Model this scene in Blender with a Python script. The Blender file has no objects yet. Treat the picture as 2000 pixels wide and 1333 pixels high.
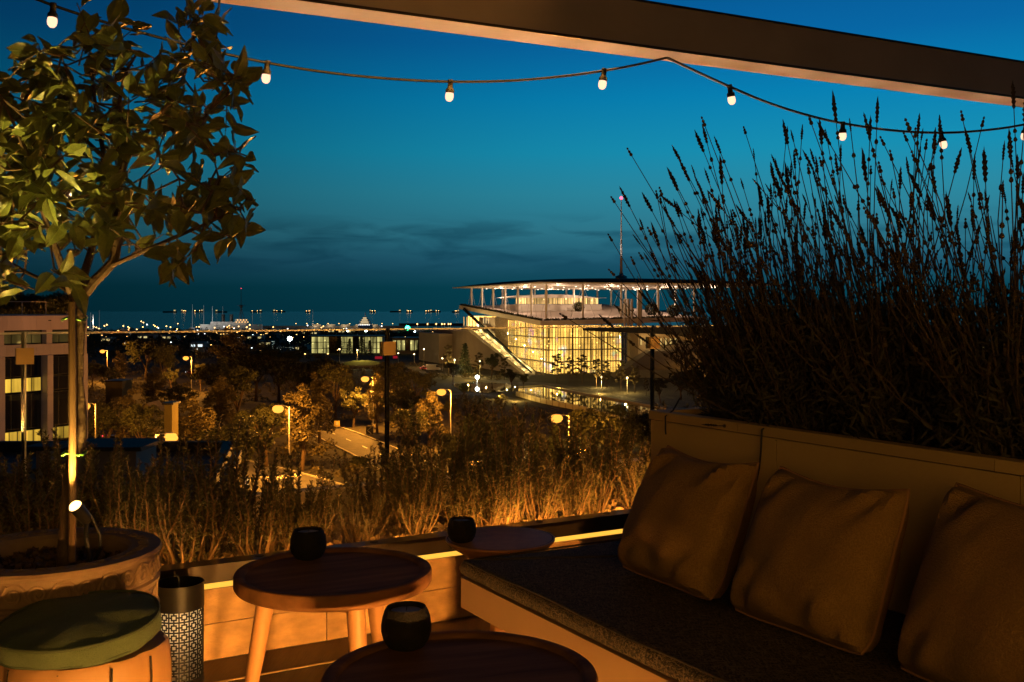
import bpy, math, random
import numpy as np
from mathutils import Vector, Matrix, Euler
random.seed(7); RNG = np.random.default_rng(7)
SC = bpy.context.scene
COL = SC.collection
pi = math.pi
# ------------------------------------------------------------------ camera
E, F, HY = 1.25, 2000.0, 602.0           # eye height, focal length and eye level in photo pixels
cam_d = bpy.data.cameras.new('camera'); cam = bpy.data.objects.new('camera', cam_d); COL.objects.link(cam)
cam.location = (0, 0, E); cam.rotation_euler = (pi/2, 0, 0)
cam_d.sensor_width = 36; cam_d.lens = 36.0*F/2000; cam_d.shift_y = (HY-666.5)/2000
cam_d.clip_start = 0.05; cam_d.clip_end = 20000
SC.camera = cam
# ------------------------------------------------------------------ render settings
SC.render.engine = 'CYCLES'
cy = SC.cycles
cy.use_denoising = True
try: cy.denoiser = 'OPENIMAGEDENOISE'
except Exception: pass
cy.max_bounces = 6; cy.diffuse_bounces = 3; cy.glossy_bounces = 3; cy.transmission_bounces = 4
cy.transparent_max_bounces = 24; cy.sample_clamp_indirect = 4; cy.sample_clamp_direct = 0
cy.caustics_reflective = False; cy.caustics_refractive = False; cy.use_light_tree = True
SC.view_settings.view_transform = 'Standard'; SC.view_settings.look = 'None'
SC.view_settings.exposure = 0; SC.view_settings.gamma = 1
SC.view_settings.use_curve_mapping = False
SC.render.filter_size = 1.3

def lin(r, g, b):
    def f(c):
        c /= 255.0
        return c/12.92 if c <= .04045 else ((c+.055)/1.055)**2.4
    return (f(r), f(g), f(b), 1)
# ------------------------------------------------------------------ dusk sky (after sunset, glow in the west)
def make_world():
    w = bpy.data.worlds.new('World'); SC.world = w; w.use_nodes = True
    nt = w.node_tree; N = nt.nodes; L = nt.links; N.clear()
    def nd(t, **k):
        n = N.new(t)
        for a, b in k.items(): setattr(n, a, b)
        return n
    def math_(op, a, b=None, c=None, clamp=False):
        n = nd('ShaderNodeMath', operation=op, use_clamp=clamp)
        for i, x in enumerate((a, b, c)):
            if x is None: continue
            if isinstance(x, (int, float)): n.inputs[i].default_value = x
            else: L.new(x, n.inputs[i])
        return n.outputs[0]
    out = nd('ShaderNodeOutputWorld'); bg = nd('ShaderNodeBackground'); L.new(bg.outputs[0], out.inputs[0])
    tc = nd('ShaderNodeTexCoord'); sep = nd('ShaderNodeSeparateXYZ'); L.new(tc.outputs['Generated'], sep.inputs[0])
    X, Y, Z = sep.outputs
    ramp = nd('ShaderNodeValToRGB'); L.new(Z, ramp.inputs[0])
    stops = [(0.0, (5, 56, 70)), (.020, (6, 60, 74)), (.045, (28, 80, 100)), (.075, (42, 108, 126)), (.11, (38, 122, 144)),
             (.15, (20, 128, 160)), (.20, (6, 116, 162)), (.25, (6, 92, 148)), (.32, (5, 74, 132)), (.45, (2, 36, 72)), (.7, (1, 15, 32)), (1.0, (1, 10, 22))]
    el = ramp.color_ramp.elements
    el[0].position = 0; el[0].color = lin(*stops[0][1]); el[1].position = 1; el[1].color = lin(*stops[-1][1])
    for p, c in stops[1:-1]:
        e = el.new(p); e.color = lin(*c)
    # azimuth: brightest to the right of the view (where the sun went down), dim behind
    dot = math_('ADD', math_('MULTIPLY', X, math.sin(math.radians(32))), math_('MULTIPLY', Y, math.cos(math.radians(32))))
    az = nd('ShaderNodeMapRange'); az.interpolation_type = 'SMOOTHSTEP'; L.new(dot, az.inputs[0])
    az.inputs[1].default_value = -.5; az.inputs[2].default_value = 1.0; az.inputs[3].default_value = .16; az.inputs[4].default_value = 1.28
    az2 = nd('ShaderNodeMapRange'); az2.interpolation_type = 'SMOOTHSTEP'; L.new(dot, az2.inputs[0])
    az2.inputs[1].default_value = .5; az2.inputs[2].default_value = 1.0; az2.inputs[3].default_value = .40; az2.inputs[4].default_value = 1.0
    k = math_('MULTIPLY', az.outputs[0], az2.outputs[0])
    # thin cloud bars low over the sea
    mp = nd('ShaderNodeMapping'); mp.inputs['Scale'].default_value = (8, 8, 44); L.new(tc.outputs['Generated'], mp.inputs[0])
    nz = nd('ShaderNodeTexNoise'); nz.inputs['Scale'].default_value = 1.6; nz.inputs['Detail'].default_value = 6; nz.inputs['Distortion'].default_value = .5
    L.new(mp.outputs[0], nz.inputs['Vector'])
    cr = nd('ShaderNodeMapRange'); L.new(nz.outputs[0], cr.inputs[0]); cr.inputs[1].default_value = .44; cr.inputs[2].default_value = .66
    b1 = nd('ShaderNodeMapRange'); b1.interpolation_type = 'SMOOTHSTEP'; L.new(Z, b1.inputs[0]); b1.inputs[1].default_value = .018; b1.inputs[2].default_value = .05
    b2 = nd('ShaderNodeMapRange'); b2.interpolation_type = 'SMOOTHSTEP'; L.new(Z, b2.inputs[0]); b2.inputs[1].default_value = .072; b2.inputs[2].default_value = .096; b2.inputs[3].default_value = 1; b2.inputs[4].default_value = 0
    cf = math_('MULTIPLY', math_('MULTIPLY', cr.outputs[0], b1.outputs[0]), math_('MULTIPLY', b2.outputs[0], .55))
    mix = nd('ShaderNodeMix', data_type='RGBA'); L.new(cf, mix.inputs[0]); L.new(ramp.outputs[0], mix.inputs[6]); mix.inputs[7].default_value = lin(10, 58, 78)
    L.new(mix.outputs[2], bg.inputs[0]); L.new(k, bg.inputs[1])
make_world()

# ------------------------------------------------------------------ coordinates
def P(px, py, Y): return Vector(((px-1000)/F*Y, Y, E-(py-HY)/F*Y))
def G(px, py, z):
    Y = (E-z)*F/(py-HY); return Vector(((px-1000)/F*Y, Y, z))
RV = Vector((1, .5757, 0)).normalized(); NV = Vector((-RV.y, RV.x, 0))      # along the terrace edge, outwards
def T(u, v, z): return Vector((0, 4.246, 0)) + RV*u + NV*v + Vector((0, 0, z))
ANG = math.atan2(RV.y, RV.x)
GZ = -22.0       # street level
SEA = -29.0

# ------------------------------------------------------------------ mesh helpers
class MB:
    def __init__(s): s.v = []; s.f = []; s.m = []
    def add(s, verts, faces, mat=0):
        o = len(s.v); s.v.extend([tuple(x) for x in verts]); s.f.extend([tuple(i+o for i in f) for f in faces]); s.m.extend([mat]*len(faces)); return s
    def box(s, c, size, rz=0, mat=0, R=None):
        c = Vector(c); hx, hy, hz = [x/2 for x in size]
        M = R if R is not None else Matrix.Rotation(rz, 3, 'Z')
        vs = [c + M @ Vector((x*hx, y*hy, z*hz)) for z in (-1, 1) for y in (-1, 1) for x in (-1, 1)]
        return s.add(vs, [(0, 2, 3, 1), (4, 5, 7, 6), (0, 1, 5, 4), (2, 6, 7, 3), (0, 4, 6, 2), (1, 3, 7, 5)], mat)
    def beam(s, a, b, w, h, mat=0, up=(0, 0, 1)):
        a = Vector(a); b = Vector(b); d = (b-a); L = d.length; d.normalize()
        x = d.cross(Vector(up))
        if x.length < 1e-5: x = d.cross(Vector((0, 1, 0)))
        x.normalize(); y = x.cross(d)
        R = Matrix((x, d, y)).transposed()
        return s.box((a+b)/2, (w, L, h), R=R, mat=mat)
    def tube(s, pts, rad, n=8, mat=0, cap=True):
        pts = [Vector(p) for p in pts]; k = len(pts)
        if isinstance(rad, (int, float)): rad = [rad]*k
        vs = []; prev = None
        for i, p in enumerate(pts):
            d = (pts[min(i+1, k-1)]-pts[max(i-1, 0)])
            if d.length < 1e-9: d = Vector((0, 0, 1))
            d.normalize()
            if prev is None:
                x = d.cross(Vector((.31, .95, .05)))
                if x.length < 1e-3: x = d.cross(Vector((1, 0, 0)))
            else:
                x = prev - d*prev.dot(d)
            x.normalize(); prev = x; y = d.cross(x)
            for j in range(n):
                a = 2*pi*j/n; vs.append(p + (x*math.cos(a)+y*math.sin(a))*rad[i])
        fs = [(i*n+j, i*n+(j+1) % n, (i+1)*n+(j+1) % n, (i+1)*n+j) for i in range(k-1) for j in range(n)]
        if cap: fs += [tuple(range(n-1, -1, -1)), tuple(range((k-1)*n, k*n))]
        return s.add(vs, fs, mat)
    def lathe(s, prof, n=32, c=(0, 0, 0), mat=0, R=None, jit=0):
        c = Vector(c); vs = []; k = len(prof)
        for r, z in prof:
            for j in range(n):
                a = 2*pi*j/n; q = Vector((r*math.cos(a), r*math.sin(a), z)) * (1+random.uniform(-jit, jit))
                vs.append(c + (R @ q if R is not None else q))
        fs = [(i*n+j, i*n+(j+1) % n, (i+1)*n+(j+1) % n, (i+1)*n+j) for i in range(k-1) for j in range(n)]
        if prof[0][0] > 1e-6: fs.append(tuple(range(n-1, -1, -1)))
        if prof[-1][0] > 1e-6: fs.append(tuple(range((k-1)*n, k*n)))
        return s.add(vs, fs, mat)
    def prism(s, poly, z0, z1, mat=0):
        n = len(poly)
        vs = [Vector((p[0], p[1], z0)) for p in poly] + [Vector((p[0], p[1], z1)) for p in poly]
        fs = [tuple(range(n-1, -1, -1)), tuple(range(n, 2*n))] + [(i, (i+1) % n, n+(i+1) % n, n+i) for i in range(n)]
        return s.add(vs, fs, mat)
    def mesh(s, name, mats, org=(0, 0, 0), smooth=False):
        me = bpy.data.meshes.new(name); o = Vector(org)
        me.from_pydata([tuple(Vector(v)-o) for v in s.v], [], s.f)
        for m in mats: me.materials.append(m)
        if len(mats) > 1: me.polygons.foreach_set('material_index', s.m)
        if smooth:
            me.polygons.foreach_set('use_smooth', [True]*len(me.polygons))
            try: me.set_sharp_from_angle(angle=math.radians(38))
            except Exception: pass
        me.update(); return me
def world_loc(o):
    v = Vector((0, 0, 0))
    while o is not None: v += o.location; o = o.parent
    return v
def part(name, mb, mats, parent, smooth=False, kind=None, label=None):
    """one mesh object below parent; the builder's vertices are in world coordinates"""
    if not isinstance(mats, (list, tuple)): mats = [mats]
    me = mb.mesh(name, mats, world_loc(parent), smooth)
    o = bpy.data.objects.new(name, me); COL.objects.link(o); o.parent = parent
    if kind: o['kind'] = kind
    if label: o['label'] = label
    return o
def inst(name, me, parent, loc=(0, 0, 0), rot=None, scale=None, mw=None):
    o = bpy.data.objects.new(name, me); COL.objects.link(o); o.parent = parent
    if mw is not None: o.matrix_local = mw
    else:
        o.location = loc
        if rot is not None: o.rotation_euler = rot
        if scale is not None: o.scale = scale if isinstance(scale, (tuple, list)) else (scale,)*3
    return o
def tag(o, label=None, cat=None, group=None, kind=None):
    if label: o['label'] = label
    if cat: o['category'] = cat
    if group: o['group'] = group
    if kind: o['kind'] = kind
    return o
def thing(name, label, cat, loc=(0, 0, 0), group=None):
    o = bpy.data.objects.new(name, None); COL.objects.link(o); o.location = loc; o.empty_display_size = .1
    return tag(o, label, cat, group)
def solo(name, mb, mats, label, cat, loc=(0, 0, 0), group=None, smooth=False, kind=None):
    if not isinstance(mats, (list, tuple)): mats = [mats]
    o = bpy.data.objects.new(name, mb.mesh(name, mats, loc, smooth)); COL.objects.link(o); o.location = loc
    return tag(o, label, cat, group, kind)
def struct(name, mb, mats, smooth=False):
    if not isinstance(mats, (list, tuple)): mats = [mats]
    o = bpy.data.objects.new(name, mb.mesh(name, mats, (0, 0, 0), smooth)); COL.objects.link(o); o['kind'] = 'structure'; return o
KIDS = {}
def copy_tree(o, parent=None):
    c = o.copy(); COL.objects.link(c)
    c.parent = parent
    for ch in list(o.children): copy_tree(ch, c)
    return c
def cards(name, verts, mats, nper=4):
    """verts: (n,nper,3) array of small separate faces"""
    n = verts.shape[0]; me = bpy.data.meshes.new(name)
    me.vertices.add(n*nper); me.vertices.foreach_set('co', np.ascontiguousarray(verts, dtype=np.float32).ravel())
    me.loops.add(n*nper); me.loops.foreach_set('vertex_index', np.arange(n*nper, dtype=np.int32))
    me.polygons.add(n); me.polygons.foreach_set('loop_start', np.arange(n, dtype=np.int32)*nper)
    for m in (mats if isinstance(mats, (list, tuple)) else [mats]): me.materials.append(m)
    me.update(calc_edges=True); return me
def rand_cards(cent, size, aspect=.5, up=0.0, rng=RNG, size_var=.4):
    """diamond leaf faces with random orientation round the given centres"""
    n = len(cent)
    d = rng.normal(size=(n, 3)); d[:, 2] += up; d /= np.linalg.norm(d, axis=1)[:, None]
    q = rng.normal(size=(n, 3)); s = np.cross(d, q); s /= np.linalg.norm(s, axis=1)[:, None]
    L = (size*(1+size_var*rng.uniform(-1, 1, n)))[:, None]
    return np.stack([cent-d*L*.5, cent+s*L*aspect*.5, cent+d*L*.5, cent-s*L*aspect*.5], 1)

# ------------------------------------------------------------------ materials
def mat(name, col, rough=.6, var=.25, scale=6, bump=0, bscale=30, metal=0, stretch=(1, 1, 1), spec=.4, island=0, trans=0, wave=None, dirt=None, coord='Object'):
    m = bpy.data.materials.new(name); m.use_nodes = True; nt = m.node_tree; N = nt.nodes; L = nt.links
    b = N['Principled BSDF']; b.inputs['Roughness'].default_value = rough; b.inputs['Metallic'].default_value = metal
    b.inputs['Specular IOR Level'].default_value = spec
    tc = N.new('ShaderNodeTexCoord'); mp = N.new('ShaderNodeMapping'); mp.inputs['Scale'].default_value = stretch
    L.new(tc.outputs[coord], mp.inputs[0])
    nz = N.new('ShaderNodeTexNoise'); nz.inputs['Scale'].default_value = scale; nz.inputs['Detail'].default_value = 6; L.new(mp.outputs[0], nz.inputs['Vector'])
    mr = N.new('ShaderNodeMapRange'); L.new(nz.outputs[0], mr.inputs[0]); mr.inputs[1].default_value = .25; mr.inputs[2].default_value = .75
    mr.inputs[3].default_value = 1-var; mr.inputs[4].default_value = 1+var
    val = mr.outputs[0]
    if island:
        ge = N.new('ShaderNodeNewGeometry'); m2 = N.new('ShaderNodeMapRange'); L.new(ge.outputs['Random Per Island'], m2.inputs[0])
        m2.inputs[3].default_value = 1-island; m2.inputs[4].default_value = 1+island
        mm = N.new('ShaderNodeMath'); mm.operation = 'MULTIPLY'; L.new(val, mm.inputs[0]); L.new(m2.outputs[0], mm.inputs[1]); val = mm.outputs[0]
    oi = N.new('ShaderNodeObjectInfo'); m3 = N.new('ShaderNodeMapRange'); L.new(oi.outputs['Random'], m3.inputs[0])
    m3.inputs[3].default_value = .88; m3.inputs[4].default_value = 1.12
    mm = N.new('ShaderNodeMath'); mm.operation = 'MULTIPLY'; L.new(val, mm.inputs[0]); L.new(m3.outputs[0], mm.inputs[1]); val = mm.outputs[0]
    sc = N.new('ShaderNodeVectorMath'); sc.operation = 'SCALE'; sc.inputs[0].default_value = col[:3]; L.new(val, sc.inputs['Scale'])
    cout = sc.outputs[0]
    if dirt:
        n3 = N.new('ShaderNodeTexNoise'); n3.inputs['Scale'].default_value = dirt[1]; n3.inputs['Detail'].default_value = 8; L.new(tc.outputs[coord], n3.inputs['Vector'])
        r3 = N.new('ShaderNodeMapRange'); L.new(n3.outputs[0], r3.inputs[0]); r3.inputs[1].default_value = .5; r3.inputs[2].default_value = .7; r3.inputs[4].default_value = dirt[2]
        mx = N.new('ShaderNodeMix'); mx.data_type = 'RGBA'; L.new(r3.outputs[0], mx.inputs[0]); L.new(cout, mx.inputs[6]); mx.inputs[7].default_value = (*dirt[0], 1); cout = mx.outputs[2]
    L.new(cout, b.inputs['Base Color'])
    if trans:
        b.inputs['Transmission Weight'].default_value = 0
        tr = N.new('ShaderNodeBsdfTranslucent'); L.new(cout, tr.inputs[0]); ms = N.new('ShaderNodeMixShader'); ms.inputs[0].default_value = trans
        L.new(b.outputs[0], ms.inputs[1]); L.new(tr.outputs[0], ms.inputs[2]); L.new(ms.outputs[0], N['Material Output'].inputs[0])
    if bump:
        if wave:
            t = N.new('ShaderNodeTexWave'); t.inputs['Scale'].default_value = wave[0]; t.inputs['Distortion'].default_value = wave[1]
        else:
            t = N.new('ShaderNodeTexNoise'); t.inputs['Scale'].default_value = bscale; t.inputs['Detail'].default_value = 4
        L.new(mp.outputs[0], t.inputs['Vector'])
        bp = N.new('ShaderNodeBump'); bp.inputs['Strength'].default_value = bump; bp.inputs['Distance'].default_value = .01
        L.new(t.outputs[0 if not wave else 1], bp.inputs['Height']); L.new(bp.outputs[0], b.inputs['Normal'])
    return m
def weave(name, col, dark, scale=150, rough=.85):
    """woven cloth: two crossed thread waves"""
    m = mat(name, col, rough, .2, 12); nt = m.node_tree; N = nt.nodes; L = nt.links; b = N['Principled BSDF']
    tc = N.new('ShaderNodeTexCoord')
    ws = []
    for d in ((1, 1, .22), (.22, 1, 1), (1, .22, 1)):
        mp = N.new('ShaderNodeMapping'); mp.inputs['Scale'].default_value = d; mp.inputs['Rotation'].default_value = (.3, .2, .52); L.new(tc.outputs['Object'], mp.inputs[0])
        w = N.new('ShaderNodeTexNoise'); w.inputs['Scale'].default_value = scale; w.inputs['Detail'].default_value = 2; L.new(mp.outputs[0], w.inputs['Vector']); ws.append(w.outputs[0])
    a = N.new('ShaderNodeMath'); a.operation = 'MAXIMUM'; L.new(ws[0], a.inputs[0]); L.new(ws[1], a.inputs[1])
    a1 = N.new('ShaderNodeMath'); a1.operation = 'MAXIMUM'; L.new(a.outputs[0], a1.inputs[0]); L.new(ws[2], a1.inputs[1])
    a2 = N.new('ShaderNodeMapRange'); L.new(a1.outputs[0], a2.inputs[0]); a2.inputs[1].default_value = .48; a2.inputs[2].default_value = .68
    mx = N.new('ShaderNodeMix'); mx.data_type = 'RGBA'; L.new(a2.outputs[0], mx.inputs[0]); mx.inputs[6].default_value = (*dark, 1)
    src = b.inputs['Base Color'].links[0].from_socket; L.new(src, mx.inputs[7]); L.new(mx.outputs[2], b.inputs['Base Color'])
    bp = N.new('ShaderNodeBump'); bp.inputs['Strength'].default_value = .6; bp.inputs['Distance'].default_value = .004; L.new(a2.outputs[0], bp.inputs['Height']); L.new(bp.outputs[0], b.inputs['Normal'])
    return m
def emis(name, col, strength, sample=True):
    m = bpy.data.materials.new(name); m.use_nodes = True; N = m.node_tree.nodes; L = m.node_tree.links; N.clear()
    e = N.new('ShaderNodeEmission'); e.inputs[0].default_value = (*col[:3], 1); e.inputs[1].default_value = strength
    o = N.new('ShaderNodeOutputMaterial'); L.new(e.outputs[0], o.inputs[0])
    if not sample: m.cycles.emission_sampling = 'NONE'
    return m
def glass(name, tint=(.9, .95, .95), refl=.08, rough=0.0):
    m = bpy.data.materials.new(name); m.use_nodes = True; N = m.node_tree.nodes; L = m.node_tree.links; N.clear()
    t = N.new('ShaderNodeBsdfTransparent'); t.inputs[0].default_value = (*tint, 1)
    g = N.new('ShaderNodeBsdfGlossy'); g.inputs['Roughness'].default_value = rough
    f = N.new('ShaderNodeFresnel'); f.inputs[0].default_value = 1.45
    k = N.new('ShaderNodeMath'); k.operation = 'MULTIPLY'; k.inputs[1].default_value = refl/.04; L.new(f.outputs[0], k.inputs[0])
    cl = N.new('ShaderNodeClamp'); L.new(k.outputs[0], cl.inputs[0]); cl.inputs['Max'].default_value = .6
    mx = N.new('ShaderNodeMixShader'); L.new(cl.outputs[0], mx.inputs[0]); L.new(t.outputs[0], mx.inputs[1]); L.new(g.outputs[0], mx.inputs[2])
    o = N.new('ShaderNodeOutputMaterial'); L.new(mx.outputs[0], o.inputs[0]); return m
def lit_room(name, base, strength, sx=1.2, spots=0.5, hue=True):
    """what shows through lit windows: vertical streaks of lamp-lit wall, shelves and a few brighter lamps"""
    m = bpy.data.materials.new(name); m.use_nodes = True; N = m.node_tree.nodes; L = m.node_tree.links; N.clear()
    tc = N.new('ShaderNodeTexCoord')
    def noise(scale, vec, det=4):
        mp = N.new('ShaderNodeMapping'); mp.inputs['Scale'].default_value = vec; L.new(tc.outputs['Object'], mp.inputs[0])
        n = N.new('ShaderNodeTexNoise'); n.inputs['Scale'].default_value = scale; n.inputs['Detail'].default_value = det; L.new(mp.outputs[0], n.inputs['Vector']); return n.outputs[0]
    def mr(x, a, b, c, d):
        r = N.new('ShaderNodeMapRange'); L.new(x, r.inputs[0])
        for i, q in enumerate((a, b, c, d)): r.inputs[i+1].default_value = q
        return r.outputs[0]
    def mul(a, b):
        q = N.new('ShaderNodeMath'); q.operation = 'MULTIPLY'; L.new(a, q.inputs[0]); L.new(b, q.inputs[1]); return q.outputs[0]
    st = mr(noise(1, (sx, sx, .05)), .34, .66, .15, 1.6)
    big = mr(noise(1, (.07, .07, .12)), .3, .7, .45, 1.5)
    s = mul(st, big)
    vo = N.new('ShaderNodeTexVoronoi'); vo.inputs['Scale'].default_value = .55; L.new(tc.outputs['Object'], vo.inputs['Vector'])
    dots = mr(vo.outputs['Distance'], .10, .2, 3.5*spots, 0)
    ad = N.new('ShaderNodeMath'); ad.operation = 'ADD'; L.new(s, ad.inputs[0]); L.new(dots, ad.inputs[1])
    stv = N.new('ShaderNodeMath'); stv.operation = 'MULTIPLY'; stv.inputs[1].default_value = strength; L.new(ad.outputs[0], stv.inputs[0])
    e = N.new('ShaderNodeEmission'); L.new(stv.outputs[0], e.inputs[1])
    if hue:
        mx = N.new('ShaderNodeMix'); mx.data_type = 'RGBA'; mx.inputs[6].default_value = (*base, 1); L.new(vo.outputs['Color'], mx.inputs[7])
        mk = mr(noise(1, (.12, .12, .2), 2), .55, .66, 0, .4); L.new(mk, mx.inputs[0]); L.new(mx.outputs[2], e.inputs[0])
    else: e.inputs[0].default_value = (*base, 1)
    o = N.new('ShaderNodeOutputMaterial'); L.new(e.outputs[0], o.inputs[0]); return m
def lamp(name, kind, loc, power, col, size, parent=None, rot=None, **k):
    d = bpy.data.lights.new(name, kind); d.energy = power; d.color = col
    if kind in ('POINT', 'SPOT'): d.shadow_soft_size = size
    for a, b in k.items(): setattr(d, a, b)
    o = bpy.data.objects.new(name, d); COL.objects.link(o)
    o.location = Vector(loc) - (world_loc(parent) if parent else Vector((0, 0, 0)))
    if parent: o.parent = parent
    if rot is not None: o.rotation_euler = rot
    return o
SODIUM = (1, .34, .035); WARM = (1, .58, .2); AMBER = (1, .47, .1)

M = {}
M['soil'] = mat('soil', (.03, .02, .013), .95, .5, 40, .8, 120)
M['ground'] = mat('park_ground', (.035, .03, .016), .95, .5, .08, 0)
M['asphalt'] = mat('asphalt', (.085, .078, .07), .8, .25, .6, .2, 8)
M['concrete'] = mat('concrete', (.33, .31, .28), .8, .2, .6, .2, 6, dirt=((.18, .16, .14), .3, .5))
M['kerb'] = mat('kerb_stone', (.4, .38, .34), .8, .2, 1.5)
M['stone'] = mat('stone_cladding', (.42, .34, .31), .6, .12, 1.2, .05, 5, stretch=(1, 1, .25))
M['dark_glass'] = mat('dark_window_glass', (.012, .013, .014), .08, .1, 2, spec=.6)
M['bark'] = mat('tree_bark', (.07, .045, .028), .9, .4, 30, .8, 90)
M['leafdark'] = mat('tree_foliage', (.052, .056, .024), .7, .35, .5, island=.5, trans=.25)
M['leafpine'] = mat('pine_foliage', (.035, .048, .02), .7, .3, .5, island=.5, trans=.15)
M['leafolive'] = mat('olive_foliage', (.10, .082, .038), .65, .3, .5, island=.5, trans=.25)
M['white'] = mat('white_paint', (.78, .76, .72), .5, .05, 2)
M['steel'] = mat('painted_steel_post', (.45, .43, .4), .45, .1, 3)
M['blacksteel'] = mat('black_metal', (.012, .011, .01), .45, .3, 20)
M['black_rubber'] = mat('black_rubber', (.0045, .0045, .0045), .55, .2, 20)
M['sodium'] = emis('sodium_lamp_glow', (1, .36, .045), 2.6)
M['sodium_far'] = emis('far_amber_glow', (1, .52, .15), 6.5, False)
M['white_far'] = emis('far_white_glow', (.9, .95, 1), 5, False)
M['red_far'] = emis('far_red_glow', (1, .05, .08), 3, False)
M['green_far'] = emis('far_green_glow', (.05, 1, .5), 8, False)
M['win_far'] = emis('far_window_glow', (1, .75, .32), .9, False)
M['bronze'] = mat('bronze_cladding', (.05, .035, .022), .28, .3, 8, .05, 20, metal=.4)
M['glass'] = glass('railing_glass', (.9, .93, .92), .05)
M['glass_edge'] = mat('glass_edge', (.85, .85, .8), .5, .1, 4)
M['joint'] = mat('glass_joint_seal', (.012, .014, .014), .12, .2, 6, spec=.7)
M['clamp'] = mat('brass_clamp_plate', (.5, .36, .16), .45, .1, 10, metal=.3)

# ================================================================== ground, sea, roads
def build_ground():
    mb = MB(); ys = [-150, 0, 60, 120, 200, 300, 450, 600, 800, 1000, 1200, 1350]
    def gz(y): return GZ if y <= 450 else GZ - 6.6*min(1, (y-450)/850)
    xs = [-1500, -500, -150, -50, 0, 50, 150, 500, 1500]
    vs = [(x, y, gz(y)) for y in ys for x in xs]; n = len(xs)
    vs += [(x, 1372, SEA-1.5) for x in xs]
    mb.add(vs, [(i*n+j, i*n+j+1, (i+1)*n+j+1, (i+1)*n+j) for i in range(len(ys)) for j in range(n-1)])
    struct('ground', mb, M['ground'])
    m = bpy.data.materials.new('sea_water'); m.use_nodes = True; nt = m.node_tree; b = nt.nodes['Principled BSDF']
    b.inputs['Base Color'].default_value = (.004, .03, .042, 1); b.inputs['Roughness'].default_value = .1; b.inputs['IOR'].default_value = 1.33
    tc = nt.nodes.new('ShaderNodeTexCoord'); nz = nt.nodes.new('ShaderNodeTexNoise'); nz.inputs['Scale'].default_value = .25; nz.inputs['Detail'].default_value = 6
    nt.links.new(tc.outputs['Object'], nz.inputs['Vector']); bp = nt.nodes.new('ShaderNodeBump'); bp.inputs['Strength'].default_value = .5; bp.inputs['Distance'].default_value = .22
    nt.links.new(nz.outputs[0], bp.inputs['Height']); nt.links.new(bp.outputs[0], b.inputs['Normal'])
    mb = MB(); mb.add([(-9000, 1340, SEA), (9000, 1340, SEA), (9000, 8650, SEA), (-9000, 8650, SEA)], [(0, 1, 2, 3)])
    struct('sea', mb, m)
    # far coast on the right, seen under the canopy
    mb = MB(); ps = [(800+i*110, 7000+i*60) for i in range(40)]; hs = [max(0, 26*math.sin(min(i, 30)/30*1.6)+14*math.sin(i*.9)+8*math.sin(i*2.3)) if i > 0 else 0 for i in range(40)]
    vs = []
    for (x, y), h in zip(ps, hs): vs += [(x, y, SEA-2), (x, y+350, SEA+h), (x, y+1200, SEA-2)]
    mb.add(vs, [(i*3+a, (i+1)*3+a, (i+1)*3+a+1, i*3+a+1) for i in range(39) for a in (0, 1)])
    struct('hills', mb, M['ground'], True)
build_ground()

def road(name, pts, width, z, kerbs=True):
    c = [Vector((*G(x, y, z).xy, z+.012)) for x, y in pts]
    # smooth
    for _ in range(2):
        q = [c[0]]
        for a, b in zip(c, c[1:]): q += [a*.75+b*.25, a*.25+b*.75]
        q.append(c[-1]); c = q
    nrm = []
    for i in range(len(c)):
        d = (c[min(i+1, len(c)-1)]-c[max(i-1, 0)]); d.normalize(); nrm.append(Vector((-d.y, d.x, 0)))
    mb = MB(); vs = []
    for p, n in zip(c, nrm): vs += [p+n*width/2, p-n*width/2]
    mb.add(vs, [(2*i, 2*i+1, 2*i+3, 2*i+2) for i in range(len(c)-1)])
    r = struct(name, mb, M['asphalt'])
    ml = MB()
    for i in range(0, len(c)-1, 2):
        a, b = c[i]+Vector((0, 0, .006)), c[i]*.4+c[i+1]*.6+Vector((0, 0, .006)); n = nrm[i]
        ml.add([a+n*.07, a-n*.07, b-n*.07, b+n*.07], [(0, 1, 2, 3)])
    part('road_marking', ml, M['white'], r, kind='structure')
    if kerbs:
        for sgn in (1, -1):
            mk = MB()
            vs = []
            for p, n in zip(c, nrm):
                a = p+n*sgn*width/2; b = p+n*sgn*(width/2+.35); vs += [a, a+Vector((0, 0, .14)), b+Vector((0, 0, .14)), b]
            mk.add(vs, [(4*i+j, 4*i+j+1, 4*i+j+5, 4*i+j+4) for i in range(len(c)-1) for j in range(3)])
            part('kerb', mk, M['kerb'], r, kind='structure')
    return c, nrm
RC1, RN1 = road('curving_road', [(470, 800), (570, 822), (640, 842), (700, 868), (770, 900), (850, 945), (960, 1010), (1150, 1130)], 8, GZ)
RC2, RN2 = road('avenue', [(-300, 835), (60, 853), (200, 868), (300, 886), (420, 908), (560, 945), (800, 1030)], 11, GZ)
road('park_road', [(560, 716), (700, 722), (830, 727), (960, 741), (1005, 752)], 7, GZ, False)
road('promenade', [(1000, 748), (1060, 748), (1150, 765), (1290, 792), (1500, 850)], 5.5, GZ, False)
road('park_path', [(860, 772), (930, 768), (1010, 781), (1120, 806), (1270, 850)], 4, GZ, False)

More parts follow.
